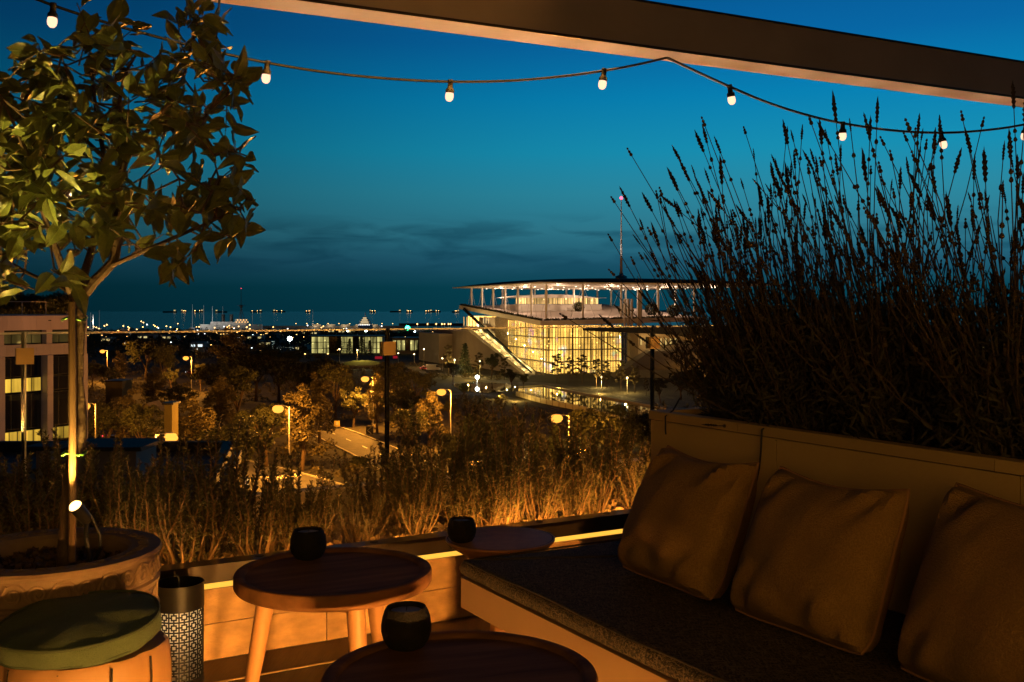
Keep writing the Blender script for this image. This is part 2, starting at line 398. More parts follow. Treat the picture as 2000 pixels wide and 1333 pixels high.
def build_canal():
    m = mat('canal_water', (.006, .012, .012), .035, .1, 1, .12, .35, spec=.55, stretch=(1, .4, 1))
    z = GZ+.02
    top = [G(1012, 757, z), G(1060, 754, z), G(1150, 772, z), G(1280, 796, z), G(1500, 850, z)]
    bot = [G(1012, 774, z), G(1060, 788, z), G(1150, 806, z), G(1280, 845, z), G(1420, 905, z)]
    mb = MB(); n = len(top); mb.add(top+bot, [(i, i+1, n+i+1, n+i) for i in range(n-1)]); struct('canal_water', mb, m)
    a = [G(880, 750, z), G(935, 746, z), G(990, 750, z), G(1006, 755, z), G(1004, 764, z), G(950, 768, z), G(900, 764, z)]
    mb = MB(); mb.add(a, [tuple(range(len(a)-1, -1, -1))]); struct('pond_water', mb, m)
    # bank walls
    for name, pts in (('canal_bank', top), ('canal_bank', bot)):
        mb = MB()
        for p, q in zip(pts, pts[1:]): mb.beam(p+Vector((0, 0, .15)), q+Vector((0, 0, .15)), .7, .4)
        struct(name, mb, M['concrete'])
    # slatted fence on the near bank: top-level thing, every panel a part
    f = thing('canal_fence', 'long low panelled fence along the near bank of the lit canal', 'fence', bot[0])
    off = Vector((-.6, -1.0, 0)); k = 0
    for p, q in zip(bot[:4], bot[1:4]):
        L = (q-p).length; m_ = max(1, int(L/3.2))
        for i in range(m_):
            a = p+(q-p)*(i/m_)+off; b = p+(q-p)*((i+.94)/m_)+off
            part('panel', MB().beam(a+Vector((0, 0, .75)), b+Vector((0, 0, .75)), .06, 1.2), M['steel'], f)
            part('post', MB().box(a+Vector((0, 0, .7)), (.12, .12, 1.5)), M['blacksteel'], f)
build_canal()

# ================================================================== cultural centre
AX = Vector((-.348, .938, 0)).normalized(); BX = Vector((AX.y, -AX.x, 0))
CC = Vector((10.8, 355, 0))
def S(p, q, z): return CC + BX*p + AX*q + Vector((0, 0, z))
def deck_z(p, q): return -3.4 + 5.6*q/92 + .9*p/50
def build_centre():
    root = thing('cultural_center', 'huge glass-fronted cultural centre glowing yellow under a thin floating canopy roof', 'building', S(0, 0, GZ))
    A = math.atan2(BX.y, BX.x)
    wallm = mat('centre_concrete', (.36, .31, .29), .75, .1, .25, .1, 3)
    white = mat('centre_white', (.74, .70, .64), .5, .06, .6)
    mull = mat('mullion_metal', (.16, .13, .09), .5, .1, 2)
    room = lit_room('lit_interior', (1, .52, .10), 2.2, 1.3, .5)
    roomb = lit_room('lit_interior_side', (1, .54, .11), 3.6, 1.0, .5)
    deckm = mat('deck_paving', (.5, .42, .38), .8, .1, .4)
    canopy_dark = mat('canopy_top_panels', (.01, .014, .018), .9, .1, .5, spec=.05)
    pane = glass('facade_glass', (.97, .96, .93), .04)
    def sbox(name, p0, p1, q0, q1, z0, z1, m, **k):
        mb = MB(); mb.box(S((p0+p1)/2, (q0+q1)/2, (z0+z1)/2), (abs(p1-p0), abs(q1-q0), z1-z0), A)
        return part(name, mb, m, root, **k)
    # roof deck slab following the slope (prism between two sheets)
    PW, QL = 64, 92
    mb = MB(); n = 6; vs = []
    for zz in (0, -1.3):
        for i in range(n+1):
            for j in range(n+1):
                p = -1.4+(PW+1.4)*i/n; q = -1.4+(QL+1.4)*j/n; vs.append(S(p, q, deck_z(p, q)+zz))
    W = n+1; fs = []
    for i in range(n):
        for j in range(n):
            a = i*W+j; fs.append((a, a+W, a+W+1, a+1)); b = W*W+a; fs.append((b, b+1, b+W+1, b+W))
    o = W*W
    for i in range(n):
        for a, b in ((i*W, (i+1)*W), (i*W+n, (i+1)*W+n), (i, i+1), (n*W+i, n*W+i+1)): fs.append((a, b, b+o, a+o))
    mb.add(vs, fs); d = part('roof_deck', mb, deckm, root)
    mf = MB()
    mf.beam(S(-1.5, -1.5, deck_z(0, 0)-.55), S(-1.5, QL, deck_z(0, QL)-.55), .25, 1.6); mf.beam(S(-1.5, -1.5, deck_z(0, 0)-.55), S(PW, -1.5, deck_z(PW, 0)-.55), .25, 1.6)
    part('fascia', mf, white, root)
    # planting along the deck edge
    c = []
    for i in range(2600):
        t = RNG.random()
        if RNG.random() < .6: p, q = RNG.uniform(-1.3, -.2), t*QL
        else: p, q = t*PW*.8, RNG.uniform(-1.3, -.3)
        c.append(S(p, q, deck_z(p, q)+RNG.uniform(.1, .9)))
    me = cards('deck_planting', rand_cards(np.array([tuple(x-world_loc(root)) for x in c]), .9), M['leafdark'])
    inst('deck_planting', me, root)['kind'] = 'stuff'
    # deck railing posts as one line
    # facade : right (front) face and left (side) face
    zt = lambda p, q: deck_z(p, q)-1.3
    FW, FQ = 33.5, 50.0
    sbox('interior_wall', -0.0+4, FW, 7, 7.3, GZ, -5.0, room)
    sbox('interior_wall', 5.5, 5.8, 1, FQ, GZ, -3.6, roomb)
    for zf in (-17.7, -13.4, -9.1):
        mb = MB(); mb.prism([S(*x, 0) for x in ((2.2, 2.0), (FW, 2.0), (FW, 6.9), (5.4, 6.9), (5.4, FQ), (2.2, FQ))], zf-.2, zf); part('floor_slab', mb, mull, root)
    nb = 30
    for i in range(nb+1):
        p = FW*i/nb; w = .55 if i in (0, 10, 20) else .11
        part('mullion', MB().box(S(p, 0, (GZ+zt(p, 0))/2), (w, .3, zt(p, 0)-GZ), A), white if i == 0 else mull, root)
        if i < nb:
            p2 = FW*(i+.5)/nb
            part('glass_pane', MB().box(S(p2, .1, (GZ+zt(p2, 0))/2), (FW/nb-.14, .05, zt(p2, 0)-GZ-.05), A), pane, root)
    for k in range(1, 8):
        z = GZ+2.12*k
        part('transom', MB().beam(S(.3, -.12, z), S(FW, -.12, z), .07, .07), mull, root)
        part('transom', MB().beam(S(-.12, .3, z), S(-.12, FQ, z), .07, .08), mull, root)
    nq = 34
    for i in range(1, nq+1):
        q = FQ*i/nq
        part('mullion', MB().box(S(0, q, (GZ+zt(0, q))/2), (.1, .14, zt(0, q)-GZ), A), mull, root)
        q2 = FQ*(i-.5)/nq
        part('glass_pane', MB().box(S(.1, q2, (GZ+zt(0, q2))/2), (.05, FQ/nq-.18, zt(0, q2)-GZ-.05), A), pane, root)
    # side wall beyond the glass, with the little terrace openings high up
    mb = MB(); mb.prism([S(*x, 0) for x in ((0, FQ+.2), (8, FQ+.2), (8, 70), (0, 70))], GZ, -2.6); part('side_wall', mb, wallm, root)
    mb = MB(); mb.prism([S(*x, 0) for x in ((0, 70.1), (8, 70.1), (8, 90), (0, 90))], GZ, -7.2); part('side_wall', mb, wallm, root)
    for i, q in enumerate((58, 61, 64)):
        mb = MB(); mb.box(S(-.02, q, -3.9), (.1, 1.0, 2.2), A); part('window', mb, emis('tall_window_glow', (1, .7, .3), .8, False) if i == 0 else bpy.data.materials['tall_window_glow'], root)
    sbox('balcony_room', 1, 8, 71, 88, -6.4, -2.2, bpy.data.materials['lit_interior_side'])
    sbox('balcony_slab', -1, 8, 70.2, 89, -7.2, -6.4, white)
    for q in (72, 76, 80, 84, 88): part('balcony_post', MB().box(S(-.8, q, -4.5), (.3, .3, 3.9), A), white, root)
    # concrete plinth block left of the stair
    prof = [(0, GZ), (62, -8.2), (112, -8.2), (112, GZ)]; mb = MB()
    mb.add([S(-6.8, q, z) for q, z in prof]+[S(-.6, q, z) for q, z in prof], [(3, 2, 1, 0), (4, 5, 6, 7), (0, 1, 5, 4), (1, 2, 6, 5), (2, 3, 7, 6), (3, 0, 4, 7)]); part('plinth_wall', mb, wallm, root)
    mb = MB(); mb.prism([S(*x, 0) for x in ((-13, 84), (-7, 84), (-7, 116), (-13, 116))], GZ, -9.6); part('plinth_wall', mb, wallm, root)
    # the long outside stair with its sloping strut
    stair_em = mat('stair_paving', (.62, .56, .46), .7, .1, 2)
    mb = MB(); ns = 34
    for i in range(ns):
        t = i/ns; q = 1+t*62; z = GZ+t*14.2
        if i % 6 == 5: continue
        mb.box(S(-5.0, q+.9, z+.1), (3.4, 1.7, .5), A)
    st = part('stair_steps', mb, stair_em, root)
    mb = MB()
    for pp in (-7.0, -3.0): mb.beam(S(pp, 0, GZ+.7), S(pp, 64, GZ+15.4), .22, 1.2)
    part('stair_balustrade', mb, white, root)
    part('stair_strut', MB().beam(S(-3.0, 3, GZ+.6), S(-2.2, 84, 1.0), .8, .9), canopy_dark, root)
    for i in range(7):
        t = (i+.5)/7
        lamp('stair_light', 'POINT', S(-5.0, 1+t*62, GZ+t*14.4+1.9), 1500, (1, .66, .22), .2, root)
    # canopy: thin lens on slender columns
    NB = Vector((9.1, 347, 0)); CS = 100; zb = 9.75; g = 28
    def bulge(u, v): return max(0, 16*u*(1-u)*v*(1-v))
    def sheet(f):
        return [NB+BX*(CS*i/g)+AX*(CS*j/g)+Vector((0, 0, f(i/g, j/g))) for i in range(g+1) for j in range(g+1)]
    Wg = g+1; quad = [(i*Wg+j, (i+1)*Wg+j, (i+1)*Wg+j+1, i*Wg+j+1) for i in range(g) for j in range(g)]
    mb = MB(); mb.add(sheet(lambda u, v: zb+.35+2.7*bulge(u, v)**.5), quad); cnp = part('canopy', mb, canopy_dark, root, True)
    mb = MB(); mb.add(sheet(lambda u, v: zb-.9*bulge(u, v)**.6), [tuple(reversed(f)) for f in quad])
    for a, b in (((0, 0), (1, 0)), ((1, 0), (1, 1)), ((1, 1), (0, 1)), ((0, 1), (0, 0))):
        pa = NB+BX*CS*a[0]+AX*CS*a[1]; pb = NB+BX*CS*b[0]+AX*CS*b[1]
        mb.add([pa+Vector((0, 0, zb)), pb+Vector((0, 0, zb)), pb+Vector((0, 0, zb+.35)), pa+Vector((0, 0, zb+.35))], [(0, 1, 2, 3)])
    part('canopy_underside', mb, white, cnp, True)
    dl = MB().lathe([(.28, 0), (.28, .12)], 10).mesh('downlight', [emis('downlight_glow', (1, .85, .6), 6, False)])
    for i in range(1, 8):
        for j in range(1, 9, 1):
            u, v = i/8.5, j/9
            inst('downlight', dl, cnp, NB+BX*CS*u+AX*CS*v+Vector((0, 0, zb-.9*bulge(u, v)**.6-.12))-world_loc(cnp))
    for p, q, e in ((10, 10, 2600), (8, 38, 2600), (8, 66, 2600), (32, 12, 2600), (34, 40, 2000), (56, 14, 2600), (60, 44, 2000), (30, 66, 2000), (80, 20, 2600)):
        lamp('canopy_light', 'POINT', S(p, q, deck_z(p, q)+7), e, (1, .66, .42), .5, root)
    for p in (2, 16, 31, 46, 61):
        for q in (2, 16, 30, 44, 58, 72, 86):
            if p not in (2, 61) and q not in (2, 86) and (p, q) != (31, 44): continue
            z0 = deck_z(p, q); part('column', MB().tube([S(p, q, z0), S(p, q, zb)], .42, 10), white, root, True)
            if p == 2 or q == 2:
                mb = MB()
                for s_ in (-1, 1):
                    dv = AX if p == 2 else BX
                    mb.tube([S(p, q, z0+.3)+dv*s_*5, S(p, q, zb-.4)], .06, 5)
                part('brace_cable', mb, M['steel'], root)
    # roof pavilion
    sbox('pavilion_wall', 9, 46, 50, 51, -2, 2.7, white)
    sbox('pavilion_wall', 9.3, 10, 51, 70, -2, 2.7, white)
    for i in range(16):
        p0 = 9+36*i/16
        part('pavilion_window', MB().box(S(p0+1.1, 51.0, 4.1), (2.0, .2, 2.5), A), lit_room('pavilion_room', (1, .6, .2), 1.1, 1.5, 1, False) if i == 0 else bpy.data.materials['pavilion_room'], root)
        part('pavilion_mullion', MB().box(S(p0-.05, 50.9, 4.1), (.16, .2, 2.6), A), mull, root)
    mb = MB(); vs = []
    for i in range(17):
        t = i/16; p = 8+40*t; z = 5.4+1.3*math.sin(pi*min(1, t*1.15))**.8 if t < .87 else 5.4
        vs += [S(p, 49, z), S(p, 72, z), S(p, 49, 5.3), S(p, 72, 5.3)]
    mb.add(vs, [(4*i, 4*i+4, 4*i+5, 4*i+1) for i in range(16)]+[(4*i, 4*i+2, 4*i+6, 4*i+4) for i in range(16)]+[(4*i+2, 4*i+3, 4*i+7, 4*i+6) for i in range(16)])
    part('pavilion_roof', mb, white, root)
    # stair tower of pilasters
    for i, p in enumerate((30.2, 31.6, 33.0, 36.0, 38.0)):
        part('tower_pilaster', MB().box(S(p, -2.4 if i < 4 else 1, -1.5), (.55 if i < 3 else 1.5, .8, 19 if i >= 3 else 12), A), white, root)
    # mast with a red aviation lamp
    mp = S(45, 30, 0); mb = MB(); mb.tube([mp+Vector((0, 0, 9)), mp+Vector((0, 0, 14)), mp+Vector((0, 0, 24)), mp+Vector((0, 0, 34)), mp+Vector((0, 0, 43.5))], [.75, .6, .42, .26, .16], 10)
    mast = part('mast', mb, white, root, True)
    part('mast_base', MB().lathe([(2.4, 12.6), (2.2, 13.6), (.8, 14.2), (.8, 15)], 16, mp), white, root)
    part('beacon', MB().lathe([(0, 43.4), (.55, 43.8), (.6, 44.3), (0, 44.8)], 10, mp), emis('beacon_glow', (1, .06, .12), 6, False), mast)
    lamp('mast_light', 'SPOT', mp+Vector((-6, -9, 13)), 9000, (1, .85, .75), .3, root, rot=(math.radians(152), 0, -.6), spot_size=math.radians(50), spot_blend=.6)
    # right wing with dark overhanging roof, slot windows and earth ramp in front
    wm = wallm
    mb = MB(); mb.prism([S(*x, 0) for x in ((FW+.3, -6), (92, -16), (92, 6), (FW+.3, 3))], GZ, -6.3); part('wing_wall', mb, mat('wing_concrete', (.42, .34, .25), .75, .1, .3), root)
    mb = MB()
    top = [S(9.0, -13, -5.6), S(92, -26, -4.9), S(92, 4, -4.6), S(24, 4, -5.4)]; bot = [S(9.5, -12.5, -6.4), S(92, -25, -10.4), S(92, 4, -9.0), S(24, 4, -7.2)]
    mb.add(top+bot, [(0, 1, 2, 3), (7, 6, 5, 4), (0, 4, 5, 1), (1, 5, 6, 2), (2, 6, 7, 3), (3, 7, 4, 0)]); part('wing_roof', mb, mat('green_roof', (.035, .032, .018), .95, .5, .5, .8, 3), root)
    slot = emis('slot_window_glow', (1, .62, .2), .9, False)
    for i in range(8):
        p = 34.5+i*1.8
        part('slot_window', MB().box(S(p, -6.6-(p-FW)*.164, -10.6), (.5, .3, 2.2), A-.162), slot, root)
    mb = MB()
    a0 = S(17, -21, GZ); a1 = S(33, -16, -13.5); a2 = S(50, -19, -13.7); a3 = S(82, -30, GZ); b = Vector((0, 14, 0))
    lo = lambda v: Vector((v.x, v.y, GZ))
    vs = [a0, a1, a2, a3, a0+b, lo(a1+b), lo(a2+b), a3+b, a1+b, a2+b]
    mb.add(vs, [(0, 3, 2, 1), (0, 1, 8, 4), (1, 2, 9, 8), (2, 3, 7, 9), (4, 8, 9, 7)]); part('earth_ramp', mb, mat('ramp_concrete', (.2, .17, .15), .85, .15, .3, .3, 2), root)
    mb = MB(); mb.beam(S(25, -24, GZ+1.3), S(70, -40, GZ+1.3), .5, 2.6); part('garden_wall', mb, M['concrete'], root)
    lamp('wing_light', 'POINT', S(36, -13, -9.5), 1500, WARM, .3, root)
    lamp('forecourt_light', 'POINT', S(30, -14, GZ+5), 7000, AMBER, .4, root); lamp('forecourt_light', 'POINT', S(50, -34, GZ+3), 10000, (1, .42, .08), .4, root)
    lamp('plinth_light', 'POINT', S(-26, 60, GZ+6), 5000, AMBER, .4, root)
    return root
build_centre()
# bushes that stand on the roof deck
for i, (p, q, r) in enumerate(((40, 16, 3.0), (33, 44, 2.4), (52, 18, 2.8), (58, 12, 2.6))):
    d = RNG.normal(size=(1400, 3)); d /= np.linalg.norm(d, axis=1)[:, None]; d *= (RNG.uniform(.5, 1, 1400)**.5)[:, None]*r*np.array([1, 1, .85])
    me = cards('roof_shrub', rand_cards(d+np.array([0, 0, r*.75]), .55), M['leafdark'])
    o = bpy.data.objects.new('roof_shrub', me); COL.objects.link(o); o.location = S(p, q, deck_z(p, q)+.02)
    tag(o, ['round dark shrub on the roof deck left of the stair tower', 'shrub close to the lit roof pavilion under the canopy', 'broad dark shrub on the roof deck right of the mast', 'last round shrub towards the right end of the roof deck'][i], 'shrub', 'shrubs on the roof deck')

# ================================================================== office block on the left
OB = Vector((-37.4, 74.8, 0)); OD = Vector((.5, .866, 0)); ON = Vector((.866, -.5, 0)); OA = math.atan2(OD.y, OD.x)
def OP(s, d, z): return OB + OD*s + ON*d + Vector((0, 0, z))
def build_office():
    root = thing('office_building', 'stone-clad office block with dark window bands and yellow lit offices at far left', 'building', OP(0, 0, GZ))
    st = M['stone']; seam = M['blacksteel']
    def ob(name, s0, s1, d0, d1, z0, z1, m, **k):
        return part(name, MB().box(OP((s0+s1)/2, (d0+d1)/2, (z0+z1)/2), (s1-s0, d1-d0, z1-z0), OA), m, root, **k)
    ob('core', -14, 7.0, -20, -.6, GZ, -.3, M['dark_glass'])
    # cladding slabs of parapet and spandrel (joints left open)
    for z0, z1 in ((-.41, .67), (-2.32, -1.48)):
        s = -14.0
        while s < 7.2:
            e = min(s+1.2, 7.24); ob('cladding_slab', s, e-.012, -.5, .25 if z0 > -1 else .2, z0, z1, st); s += 1.2
    ob('parapet_cap', -14, 7.24, -20, .1, .66, .74, st)
    for s0, s1 in ((-12, -11.4), (-5.5, -5), (-.7, .22), (3.69, 4.18), (6.86, 7.26)):
        z = -2.34
        ob('pilaster', s0, s1, -.4, .16, -1.47, -.42, st)
        while z > GZ:
            z2 = max(z-1.5, GZ); ob('pilaster_block', s0, s1, -.5, .28, z2+.012, z, st); z = z2
    for s in (3.9, 6.95): ob('vent_slot', s-.12, s+.12, .2, .27, .26, .34, seam)
    lit = lit_room('office_room', (1, .55, .06), .95, 1.6, .3, False); litb = lit_room('cafe_room', (1, .6, .15), .10, .6, 1.2, False)
    fr = M['blacksteel']
    def row(z0, z1, s0, s1, n, m):
        for i in range(n):
            a = s0+(s1-s0)*i/n; b = s0+(s1-s0)*(i+1)/n
            w = ob('window', a, b, -.45, -.38, z0, z1, fr)
            part('pane', MB().box(OP((a+b)/2, -.36, (z0+z1)/2), (b-a-.1, .04, z1-z0-.06), OA), m, w)
    row(-5.05, -4.0, .3, 3.6, 4, lit); row(-8.9, -7.95, .3, 3.6, 5, lit); row(-8.9, -7.95, 4.3, 6.8, 4, lit)
    row(-1.42, -.5, .3, 3.6, 4, litb); row(-1.42, -.5, 4.3, 6.8, 3, litb); row(-8.9, -7.95, -5, -.8, 4, lit)
    row(-5.05, -4.0, 4.3, 6.8, 3, M['dark_glass']); row(-3.9, -2.5, .3, 3.6, 4, M['dark_glass']); row(-3.9, -2.5, 4.3, 6.8, 3, M['dark_glass'])
    row(-7.8, -5.2, .3, 3.6, 4, M['dark_glass']); row(-7.8, -5.2, 4.3, 6.8, 3, M['dark_glass']); row(-12.2, -9.1, .3, 3.6, 4, M['dark_glass']); row(-12.2, -9.1, 4.3, 6.8, 3, M['dark_glass'])
    # roof rail
    mb = MB(); mb.tube([OP(-4, -4, 1.75), OP(6.6, -4, 1.75)], .03, 6)
    for s in (-4, -1, 2, 4.5, 6.6): mb.tube([OP(s, -4, .7), OP(s, -4, 1.75)], .03, 6)
    part('roof_rail', mb, M['steel'], root)
build_office()

def build_added_flood():
    root = thing('added_lamp_post', 'added unseen lamp post behind the low roof that brightens the stone office block', 'street lamp', (-14, 37, GZ))
    part('pole', MB().tube([(-14, 37, GZ), (-14, 37, -13)], [.12, .08], 8), M['steel'], root, True); part('bulb', MB().lathe([(0, -13), (.25, -12.8), (.2, -12.5), (0, -12.4)], 12, (-14, 37, 0)), M['sodium'], root, True)
    lamp('added_stone_light', 'POINT', (-14, 37, -12.2), 6500, (1, .70, .52), .3)  # unseen lamp added to brighten the office stone
build_added_flood()
# ---- low neighbouring roof just below the terrace
def build_low_roof():
    root = thing('neighbour_house', 'low dark blue-grey roof with pale roof boxes just below the hedge', 'building', (-11, 22, GZ))
    rm = mat('felt_roof', (.03, .036, .045), .6, .3, 1.2, .3, 8); wl = mat('plaster_wall', (.32, .28, .25), .8, .15, 1)
    z = -2.95
    poly = [(-17, 12), (-4.6, 12), (-8.3, 30), (-20, 30)]
    part('wall', MB().prism(poly, GZ, z-.3), wl, root)
    part('roof', MB().prism([(-17.3, 11.7), (-4.3, 11.7), (-8.0, 30.3), (-20.3, 30.3)], z-.3, z), rm, root)
    mb = MB()
    for a, b in (((-4.6, 12), (-8.3, 30)), ((-8.3, 30), (-20, 30))): mb.beam((*a, z+.14), (*b, z+.14), .3, .3)
    part('parapet', mb, rm, root)
    def rbox(name, x, y, sx, sy, h, m=wl):
        b = part(name, MB().box((x, y, z+h/2+.002), (sx, sy, h)), m, root); part('lid', MB().box((x, y, z+h+.05), (sx+.35, sy+.35, .1)), rm, b)
    rbox('lift_box', -9.9, 25.5, 1.6, 1.4, .75); rbox('chimney', -10.9, 24, .35, .35, .9); rbox('skylight', -12.6, 24, 2.2, 1.6, .3); rbox('skylight', -8.9, 23, .9, .9, .25); rbox('chimney', -8.2, 20.6, .5, .5, .5)
build_low_roof()

# ================================================================== trees
def crown_cards(clumps, per, leaf, rng, up=0.2, flat=.75):
    out = []
    for (x, y, z, r) in clumps:
        d = rng.normal(size=(per, 3)); d /= np.linalg.norm(d, axis=1)[:, None]
        d *= (rng.uniform(.25, 1, per)**.6)[:, None]*r; d[:, 2] *= flat
        out.append(d+np.array([x, y, z]))
    return rand_cards(np.concatenate(out), leaf, .55, up, rng)
def tree_proto(kind, seed):
    """tree of height 10 standing at the origin"""
    rng = np.random.default_rng(seed); root = bpy.data.objects.new(kind, None); COL.objects.link(root)
    mb = MB(); H = 10.0; cl = []
    if kind == 'broad_tree':
        bend = rng.uniform(-.5, .5, 2); fork = rng.uniform(2.2, 3.2)
        mb.tube([(0, 0, 0), (bend[0]*.3, bend[1]*.3, fork*.6), (bend[0], bend[1], fork)], [.26, .2, .17], 8)
        for i in range(7):
            a = i*2.4+rng.uniform(-.3, .3); R = rng.uniform(1.2, 2.5); z = rng.uniform(5.2, 8.8)
            e = (bend[0]+R*math.cos(a), bend[1]+R*math.sin(a), z); m_ = (bend[0]+R*.45*math.cos(a), bend[1]+R*.45*math.sin(a), fork+(z-fork)*.45)
            mb.tube([(bend[0], bend[1], fork), m_, e], [.13, .09, .03], 6)
            for k in range(4):
                cl.append((e[0]+rng.normal()*.7, e[1]+rng.normal()*.7, e[2]+rng.normal()*.6, rng.uniform(.65, 1.15)))
        for k in range(8): cl.append((bend[0]+rng.normal()*.9, bend[1]+rng.normal()*.9, rng.uniform(3.8, 9.2), rng.uniform(.6, 1.0)))
        v = crown_cards(cl, 115, .34, rng, .2); lm = M['leafdark']
    elif kind == 'gum_tree':
        mb.tube([(0, 0, 0), (.15, .1, 3), (-.1, .2, 6), (.1, 0, 9)], [.22, .17, .1, .03], 8)
        for i in range(11):
            a = i*2.4; z = 2.6+i*.62; R = rng.uniform(.7, 1.7)*(1-.35*i/11)
            e = (R*math.cos(a), R*math.sin(a), z+.8); mb.tube([(.1, .1, z-.4), e], [.07, .02], 5)
            for k in range(3): cl.append((e[0]+rng.normal()*.35, e[1]+rng.normal()*.35, e[2]+rng.normal()*.5, rng.uniform(.45, .85)))
        cl += [(0, 0, 9.2, .55), (.1, .1, 8.6, .7)]
        v = crown_cards(cl, 130, .30, rng, -.4, 1.15); lm = M['leafolive']
    elif kind == 'conifer_tree':
        mb.tube([(0, 0, 0), (0, 0, 9.6)], [.16, .02], 8)
        for i in range(46):
            z = .9+8.8*(i/46); R = (1-(z-.6)/9.7)*1.7+.08; a = i*2.4
            for t in (.45, .9): cl.append((R*t*math.cos(a), R*t*math.sin(a), z-.15*t, .3+.32*(1-i/46)))
        v = crown_cards(cl, 40, .27, rng, .5); lm = M['leafpine']
    elif kind == 'umbrella_pine':
        mb.tube([(0, 0, 0), (.2, 0, 3), (.1, .2, 6)], [.24, .18, .14], 8)
        for i in range(8):
            a = i*.8; R = rng.uniform(1.2, 2.8); e = (R*math.cos(a), R*math.sin(a), rng.uniform(7.4, 8.6)); mb.tube([(.1, .2, 6), (e[0]*.5, e[1]*.5, 7), e], [.1, .07, .02], 6)
            for k in range(4): cl.append((e[0]+rng.normal()*.5, e[1]+rng.normal()*.5, e[2]+rng.uniform(-.2, 1.0), rng.uniform(.6, 1.0)))
        for k in range(6): cl.append((rng.normal()*.8, rng.normal()*.8, rng.uniform(8.2, 9.4), .9))
        v = crown_cards(cl, 120, .28, rng, .3, .55); lm = M['leafpine']
    elif kind == 'street_tree':
        mb.tube([(0, 0, 0), (.05, .02, 3.4), (0, 0, 9)], [.11, .085, .02], 7)
        for i in range(16):
            a = i*2.4; z = 3.0+i*.4; R = (1.9 if i < 9 else 1.2)*rng.uniform(.6, 1)
            e = (R*math.cos(a), R*math.sin(a), z+.6); mb.tube([(0, 0, z-.2), e], [.05, .015], 5)
            for k in range(2): cl.append((e[0]*rng.uniform(.5, 1.05), e[1]*rng.uniform(.5, 1.05), e[2]+rng.normal()*.3, rng.uniform(.35, .62)))
        v = crown_cards(cl, 75, .3, rng, .1, .6); lm = M['leafolive']
    elif kind == 'cypress_tree':
        mb.tube([(0, 0, 0), (0, 0, 9.5)], [.12, .02], 7)
        for i in range(40):
            z = .5+9.3*i/40; R = .62*math.sin(pi*min(1, (z+1.2)/11.0))**.8*(1 if z < 6 else (10-z)/4*.9+.1); a = i*2.4
            cl.append((R*.6*math.cos(a), R*.6*math.sin(a), z, R*.75))
        v = crown_cards(cl, 60, .26, rng, 1.6, 1.4); lm = M['leafpine']
    else:   # round_bush, 10 units high before scaling
        for i in range(26):
            d = rng.normal(size=3); d /= np.linalg.norm(d); cl.append((d[0]*3.2, d[1]*3.2, 4.6+d[2]*3.2, 2.0))
        mb.tube([(0, 0, 0), (0, 0, 5)], [.5, .2], 6)
        v = crown_cards(cl, 110, 1.0, rng, .2); lm = M['leafdark']
    t = bpy.data.objects.new('trunk', mb.mesh('trunk', [M['bark']], (0, 0, 0), True)); COL.objects.link(t); t.parent = root
    c = bpy.data.objects.new('crown', cards('crown', v, lm)); COL.objects.link(c); c.parent = root
    return root
PROTO = {k: [tree_proto(k, 11*i+sum(map(ord, k)) % 97) for i in range(n)] for k, n in
         (('broad_tree', 4), ('gum_tree', 3), ('conifer_tree', 2), ('umbrella_pine', 2), ('street_tree', 3), ('cypress_tree', 1), ('round_bush', 2))}
USED = set()
def plant(kind, px, ytop, Y, label, group=None, wide=1.0, z0=GZ):
    lst = PROTO[kind]; i = random.randrange(len(lst)); src = lst[i]
    h = E-(ytop-HY)/F*Y-z0
    o = src if (kind, i) not in USED else copy_tree(src); USED.add((kind, i))
    o.location = ((px-1000)/F*Y, Y, z0-.05); s = h/10; o.scale = (s*wide, s*wide, s); o.rotation_euler = (0, 0, random.uniform(0, 6.28))
    cat = {'round_bush': 'bush'}.get(kind, 'tree'); 
    for k in ('label', 'group', 'category'):
        if k in o: del o[k]
    return tag(o, label, cat, group)
